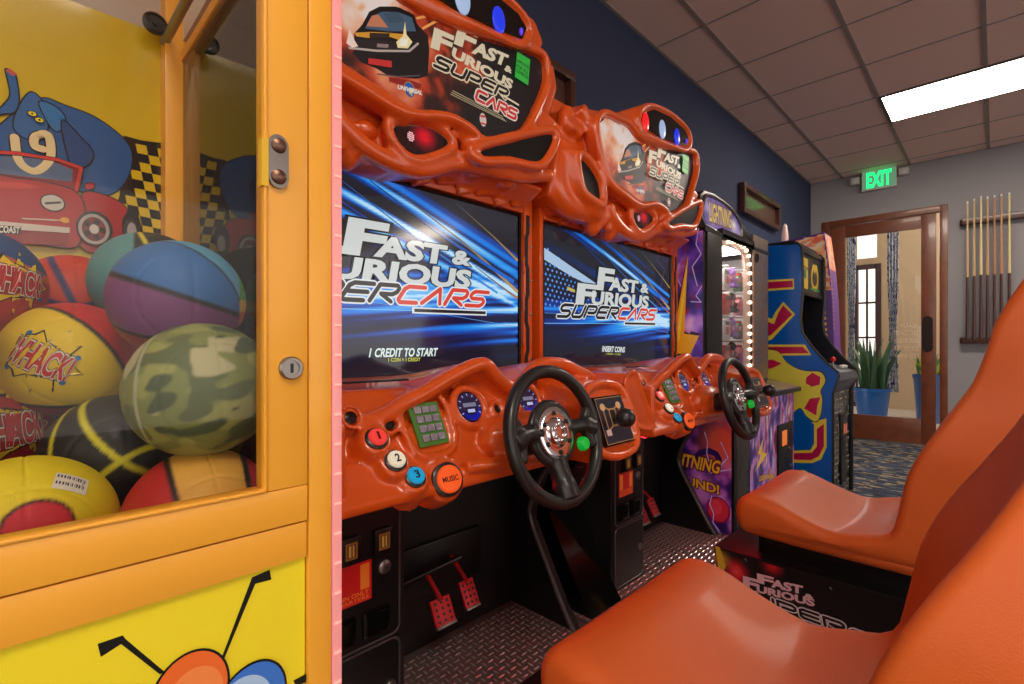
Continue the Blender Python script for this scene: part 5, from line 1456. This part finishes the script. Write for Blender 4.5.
#==== BACKWALL
WOOD = mat('cherry_wood', (112,58,32), .38, coat=.25, var=.22, vscale=10)
def door():
    P = lambda x, y, Y=BY: onX and onY(x, y, Y)
    x0 = DX0; x1 = DX1; zt = DZ
    fo = lambda: None
    t = bpy.data.objects.new('door_1', None); COL.objects.link(t); t.location = ((x0+x1)/2, BY, 0); t['kind'] = 'structure'
    bm = bmesh.new(); c = .095
    xo0, xo1 = P(822,223)[0], P(948,204)[0]; zo = P(948,204)[1]
    add_box(bm, (xo0, BY-.022, 0), (x0+.035, BY+.05, zo), .006); add_box(bm, (x1-.035, BY-.022, 0), (xo1, BY+.05, zo), .006); add_box(bm, (x0+.03, BY-.022, zt-.035), (x1-.03, BY+.05, zo), .006)
    obj('door_casing', bm, WOOD, t)
    gx0, gx1 = P(845,300)[0], P(921,300)[0]; gz1 = P(920,228)[1]; gz0 = P(905,418)[1]; l1 = P(936,300)[0]
    bm = bmesh.new(); yf = BY+.0
    add_box(bm, (x0+.036, yf, .01), (gx0, yf+.045, zt-.04), .004); add_box(bm, (gx1, yf, .01), (l1, yf+.045, zt-.04), .004)
    add_box(bm, (gx0, yf, .01), (gx1, yf+.045, gz0), .004); add_box(bm, (gx0, yf, gz1), (gx1, yf+.045, zt-.04), .004)
    d = obj('door_leaf', bm, WOOD, t)
    # light shows through the gap at the latch side
    obj('door_pane', box((gx0-.01, yf+.018, gz0-.01), (gx1+.01, yf+.026, gz1+.01)), glass_mat('door_glass', (244,246,244), .8), t)
    a, b = P(922,350), P(933,315)
    q = [(a[0], (a[1]+b[1])/2), (b[0], (a[1]+b[1])/2)]
    bm = bmesh.new(); r = (b[0]-a[0])/2; cxh = (a[0]+b[0])/2; pts = []
    zA, zB = P(928,386)[1], P(928,317)[1]; zA, zB = P(928,352)[1], P(928,316)[1]
    for k in range(9): an = pi*k/8; pts.append((cxh+r*cos(an), BY-.008, zB-r+r*sin(an)))
    for k in range(9): an = pi+pi*k/8; pts.append((cxh+r*cos(an), BY-.008, zA+r+r*sin(an)))
    obj('push_plate', prism(pts, (0,.010,0)), mat('dark_bronze', (44,30,26), .4, metal=.6), t)
    obj('threshold', box((x0+.03, BY-.05, 0), (x1-.03, BY+.12, .012), .003), STEEL, t)
    art = Art(lambda u, v, l: Vector((u, yf+.0175-l, v)), .0003)
    lines = ['PLEASE','DO NOT TAKE','FOOD OR DRINK','INTO ARCADE','THANK YOU']
    for i, s_ in enumerate(lines):
        y0_, y1_ = 323+i*7.6, 327.5+i*7.6; xa, xb = (901,917) if i == 0 else (894,918)
        art.text(s_, affine(P(xa,y1_), P(xb,y1_+.4), P(xa,y0_)), (214,190,160), off=.01)
    art.done('door_lettering', PRINT, t)
    for (ya) in (240, 262):
        zc_ = P(833,ya)[1]; obj('hinge', box((x0+.033, BY-.01, zc_-.06), (x0+.052, BY+.004, zc_+.06), .003), BLACK, t)
door()
# exit sign
def exit_sign():
    Y_ = BY-.06; g = lambda x, y: onY(780+x*.2383, 130+y*.2383, Y_)
    a, b = g(342,262), g(490,228); z0 = min(a[1], b[1])+.0; zt = g(420,160)[1]; xl, xr = a[0], b[0]
    zc_ = g(415,205)[1]; hgt = abs(g(415,170)[1]-g(415,245)[1])
    t = thing('exit_sign', 'green glowing EXIT sign with two small lamp heads above the wooden door', 'exit sign', ((xl+xr)/2, BY, zc_))
    obj('housing', box((xl, Y_, zc_-hgt*.56), (xr, BY-.0005, zc_+hgt*.60), .006), mat('cream_plastic', (196,190,176), .5), t)
    art = Art(lambda u, v, l: Vector((u, Y_-l, v)), .0004)
    art.rect((xl+.006, zc_-hgt*.5), (xr-.006, zc_+hgt*.54), (60,90,70))
    M = affine((xl+.05, zc_-hgt*.38), (xr-.05, zc_-hgt*.38), (xl+.05, zc_+hgt*.40)); art.text('EXIT', M, (20,235,110), off=.035)
    art.done('exit_lettering', attr_mat('exit_glow', 2.2, .5), t)
    for s, px_ in ((-1, 314), (1, 519)):
        c = g(px_, 215 if s < 0 else 172); xx = c[0]
        hd = obj('lamp_head', box((xx-.045, Y_-.01, c[1]-.04), (xx+.045, BY-.01, c[1]+.04), .012), mat('cream_plastic', (196,190,176), .5), t)
        obj('lamp_lens', lathe((xx, Y_-.011, c[1]), (0,-1,0), [(.032,0),(.030,.006),(0,.010)], 16), mat('frosted_lens', (214,210,206), .2), hd)
exit_sign()
# cue rack and cues
def cues():
    Yr = BY-.05; g = lambda x, y, Y=Yr: onY(940+x*.2633, 180+y*.2632, Y)
    t = thing('cue_rack', 'dark wooden wall rack with upper and lower rails holding pool cues', 'cue rack', (g(200,150)[0], BY, 1.6))
    xa = g(75,165)[0]; xb = xa+.86; zU = g(200,150)[1]; zL = g(120,612)[1]
    for nm, z in (('upper_rail', zU), ('lower_rail', zL)):
        pts = [(xa, Yr-.0, z-.022), (xa+.02, Yr-.035, z-.022), (xb-.02, Yr-.035, z-.022), (xb, Yr, z-.022), (xb, BY-.001, z-.022), (xa, BY-.001, z-.022)]
        obj(nm, prism(pts, (0,0,.06), .006), WOODD, t)
    zb = g(110,603)[1]
    names = ['leftmost','second from left','third from left','fourth from left','fifth from left','sixth from left','rightmost']
    for i, (x, yt) in enumerate(((105,88),(130,78),(156,68),(181,70),(207,65),(233,60),(263,55))):
        X = g(x, 200)[0]; zt = g(x, yt)[1]; L = zt-zb; Yc = Yr-.048
        cc = [(206,178,130),(200,170,116),(226,208,150),(196,158,104),(178,128,90),(190,140,96),(222,206,140)][i]
        o = obj('pool_cue', lathe((X, Yc, zb+L*.45), (0,0,1), [(.011,0),(.0065,L*.54),(0,L*.54)], 12), mat('cue_maple_%d' % i, cc, .35), loc=(X, Yc, zb))
        tag(o, 'pool cue with pale shaft and dark butt, '+names[i]+' in the wall rack', 'pool cue', 'pool cues in the wall rack')
        obj('butt', lathe((X, Yc, zb), (0,0,1), [(.0145,0),(.0145,.02),(.0112,L*.45),(0,L*.45)], 12), mat('cue_butt', (74,44,40), .35), o)
        obj('tip', lathe((X, Yc, zt-L*.01), (0,0,1), [(.0068,0),(.0068,.02),(0,.024)], 8), mat('cue_ferrule', (220,220,216), .4), o)
cues()
def frame_pic(y0, y1, z0, z1, label):
    t = thing('framed_panel', label, 'wall frame', (WX, (y0+y1)/2, (z0+z1)/2), 'framed panels on the dark blue wall')
    bm = bmesh.new(); f = .045; d = .06
    for lo, hi in (((y0,z0),(y1,z0+f)),((y0,z1-f),(y1,z1)),((y0,z0+f),(y0+f,z1-f)),((y1-f,z0+f),(y1,z1-f))): add_box(bm, (WX+.0005, lo[0], lo[1]), (WX+d, hi[0], hi[1]), .006)
    obj('frame', bm, WOODD, t)
    obj('panel', box((WX+.0005, y0+f, z0+f), (WX+.018, y1-f, z1-f)), mat('brown_panel', (84,56,46), .4, coat=.4), t)
ya, za = onX(745, 187, WX+.06); yb_, zb_ = onX(781, 205, WX+.06); _, zl = onX(781, 231, WX+.06)
frame_pic(ya, yb_, zl, zb_, 'dark wood framed panel on the blue wall above the prize machine')
yb2, zb2 = onX(576.5, 74, WX+.06); _, zl2 = onX(576.5, 150, WX+.06)
frame_pic(yb2-1.1, yb2, zl2, zb2, 'dark wood framed panel on the blue wall between the two orange headers')

#==== OUTSIDE
def outside():
    OY = BY+.14; FY = 10.6
    struct(obj('floor_hall', box((-2.6, OY, -.1), (3.2, FY, .0)), mat('pale_floor_tile', (206,196,188), .35, var=.08)))
    WB = mat('beige_wall_paint', (186,160,130), .8)
    # far wall with a dark framed opening and high bright window
    g = lambda x, y, Y=FY: onY(x, y, Y)
    wx0, wx1 = g(862,300)[0], g(880,300)[0]; wz1 = g(870,262)[1]
    hx0, hx1, hz0, hz1 = g(860,200)[0], g(879,200)[0], g(870,258)[1], g(870,212)[1]
    bm = bmesh.new(); X0, X1, ZT = -2.6, 3.2, 4.6
    dz1 = g(868,268)[1]; dx0, dx1 = g(857,300)[0], g(877,300)[0]
    add_box(bm, (X0, FY, 0), (dx0, FY+.12, ZT)); add_box(bm, (dx1, FY, 0), (X1, FY+.12, ZT))
    add_box(bm, (dx0, FY, dz1), (dx1, FY+.12, hz0)); add_box(bm, (dx0, FY, hz1), (dx1, FY+.12, ZT))
    add_box(bm, (X0-.1, OY, 0), (X0, FY+.12, ZT)); add_box(bm, (X1, OY, 0), (X1+.1, FY+.12, ZT)); 
    struct(obj('wall_hall', bm, WB))
    struct(obj('ceiling_hall', box((X0-.1, OY, ZT), (X1+.1, FY+.12, ZT+.1)), WB))
    wf = thing('hall_window', 'dark framed glazed opening in the beige wall seen through the door glass', 'window', ((dx0+dx1)/2, FY, 0))
    wf['kind'] = 'structure'
    bm = bmesh.new(); f = .06
    add_box(bm, (dx0-f, FY-.04, 0), (dx0+.02, FY+.05, dz1+f)); add_box(bm, (dx1-.02, FY-.04, 0), (dx1+f, FY+.05, dz1+f)); add_box(bm, (dx0, FY-.04, dz1-.02), (dx1, FY+.05, dz1+f))
    for k in range(1, 4): add_box(bm, (dx0, FY, dz1*k/4-.015), (dx1, FY+.03, dz1*k/4+.015))
    add_box(bm, ((dx0+dx1)/2-.015, FY, 0), ((dx0+dx1)/2+.015, FY+.03, dz1))
    obj('window_frame', bm, mat('dark_frame', (62,36,40), .5), wf)
    # curtains: tall hanging fabric with blue spatter
    cm = mat('blue_spatter_fabric', (226,228,236), .8); nt = cm.node_tree; b = nt.nodes['Principled BSDF']; tc = nt.nodes.new('ShaderNodeTexCoord')
    n = nt.nodes.new('ShaderNodeTexNoise'); n.inputs['Scale'].default_value = 11; n.inputs['Detail'].default_value = 3
    cr = nt.nodes.new('ShaderNodeValToRGB'); cr.color_ramp.interpolation = 'CONSTANT'; e = cr.color_ramp.elements
    e[0].position = 0; e[0].color = L4((36,56,130)); e[1].position = .42; e[1].color = L4((245,245,250)); q = e.new(.57); q.color = L4((60,84,160)); q = e.new(.62); q.color = L4((226,228,238))
    nt.links.new(tc.outputs['Object'], n.inputs['Vector']); nt.links.new(n.outputs['Fac'], cr.inputs[0]); nt.links.new(cr.outputs[0], b.inputs['Base Color'])
    for (xa, xb, yb, Y_, lb) in ((847,856,402,9.4,'blue and white spattered curtain at the left of the door glass'),(887,899,392,9.4,'blue and white spattered curtain in the middle of the door glass')):
        a, c = onY(xa,300,Y_)[0], onY(xb,300,Y_)[0]; zb = max(.02, onY((xa+xb)/2, yb, Y_)[1]); bm = bmesh.new(); N = 40; w_ = c-a
        rows = []
        for j, z in enumerate([zb+(3.9-zb)*k/16 for k in range(17)]):
            pin = 1-.35*math.exp(-((z-1.35)/.5)**2)
            rows.append([bm.verts.new((a+w_*.5+(i/N-.5)*w_*pin, Y_+.05*sin(i/N*2*pi*4)*1.0, z)) for i in range(N+1)])
        for A, B in zip(rows, rows[1:]):
            for i in range(N): bm.faces.new((A[i],A[i+1],B[i+1],B[i]))
        bmesh.ops.solidify(bm, geom=bm.faces[:], thickness=.01)
        tag(obj('curtain', bm, cm, loc=((a+c)/2, Y_, zb), smooth=60), lb, 'curtain', 'curtains beyond the door')
    rod = obj('curtain_rod', tube([(-2.58, 9.4, 3.95), (3.18, 9.4, 3.95)], .02, 10), BLACK); tag(rod, 'dark rod high across the hall that the curtains hang from', 'curtain rod')
    # potted plants
    rnd = random.Random(6)
    def pot(x, Y_, zb, r, h, label, n, lh, leafc, broad):
        t = thing('potted_plant', label, 'plant', (x, Y_, zb), 'potted plants beyond the door')
        obj('pot', lathe((x,Y_,zb), (0,0,1), [(r*.72,0),(r*.96,h*.9),(r*1.02,h*.92),(r*1.02,h),(r*.92,h),(r*.90,h*.92),(0,h*.92)], 36), mat('blue_glazed_pot', (18,96,180), .3, coat=.5), t, smooth=40)
        obj('soil', lathe((x,Y_,zb+h*.90), (0,0,1), [(r*.88,0),(r*.88,.02),(0,.03)], 24), mat('soil', (70,54,40), .95), t)
        for k in range(n):
            a = rnd.uniform(0,2*pi); rr = r*.7*sqrt(rnd.random()); L = lh*rnd.uniform(.55,1.0); lean = rnd.uniform(.05,.32)*(1 if not broad else 2.0); wd = (.032 if not broad else .045)*rnd.uniform(.8,1.2)
            bm = bmesh.new(); prev = None; tw = rnd.uniform(0,pi); S = 8
            for i in range(S+1):
                s = i/S; q = Vector((x+rr*cos(a)+lean*L*s*s*cos(a), Y_+rr*sin(a)+lean*L*s*s*sin(a), zb+h*.92+L*s*(1-.25*s*lean*2))); ww = wd*(1-.2*abs(s-.4))*(1 if s < .6 else max(.02, (1-(s-.6)/.4)**.7))
                d = Vector((cos(tw+s*.8), sin(tw+s*.8), 0)); nn_ = Vector((-d.y, d.x, 0))
                ring = [bm.verts.new(q-d*ww), bm.verts.new(q+nn_*.004), bm.verts.new(q+d*ww), bm.verts.new(q-nn_*.004)]
                if prev:
                    for m in range(4): bm.faces.new((prev[m], prev[(m+1)%4], ring[(m+1)%4], ring[m]))
                prev = ring
            obj('leaf', bm, mat('leaf_%d' % (k % 3) if not broad else 'bleaf_%d' % (k % 2), [leafc,(54,88,66),(92,124,84)][k % 3] if not broad else [leafc,(160,170,70)][k % 2], .45), t, smooth=60)
    Yp = 8.3; cx0 = onY(872,400,Yp); rp = (onY(892,400,Yp)[0]-onY(854,400,Yp)[0])/2
    zt_ = onY(872,388,Yp)[1]
    pot(cx0[0]-.0, Yp, .0, rp, max(.35, zt_), 'tall snake plant in a bright blue pot behind the door glass', 34, .82, (66,104,72), False)
    Yq = 9.0; c2_ = onY(928,376,Yq); zt2 = onY(921,374,Yq)[1]
    pot(c2_[0], Yq, .0, .17, max(.5, zt2), 'small leafy plant in a blue pot, right of the snake plant', 20, .42, (70,120,60), True)
    # daylight in the hall, plus an unseen area light added to brighten the curtains
    for nm, loc, rot, sz, en, co in (('daylight', ((hx0+hx1)/2-.2, FY+.9, 3.6), (R(-62),0,0), 2.2, 260, (.92,.95,1)), ('curtain_fill_light', (.2, 7.5, 4.1), (R(55),0,0), 1.6, 130, (1,.93,.84))):
        l = bpy.data.lights.new(nm, 'AREA'); l.shape = 'SQUARE'; l.size = sz; l.energy = en; l.color = co
        o = bpy.data.objects.new(nm, l); COL.objects.link(o); o.location = loc; o.rotation_euler = rot
outside()
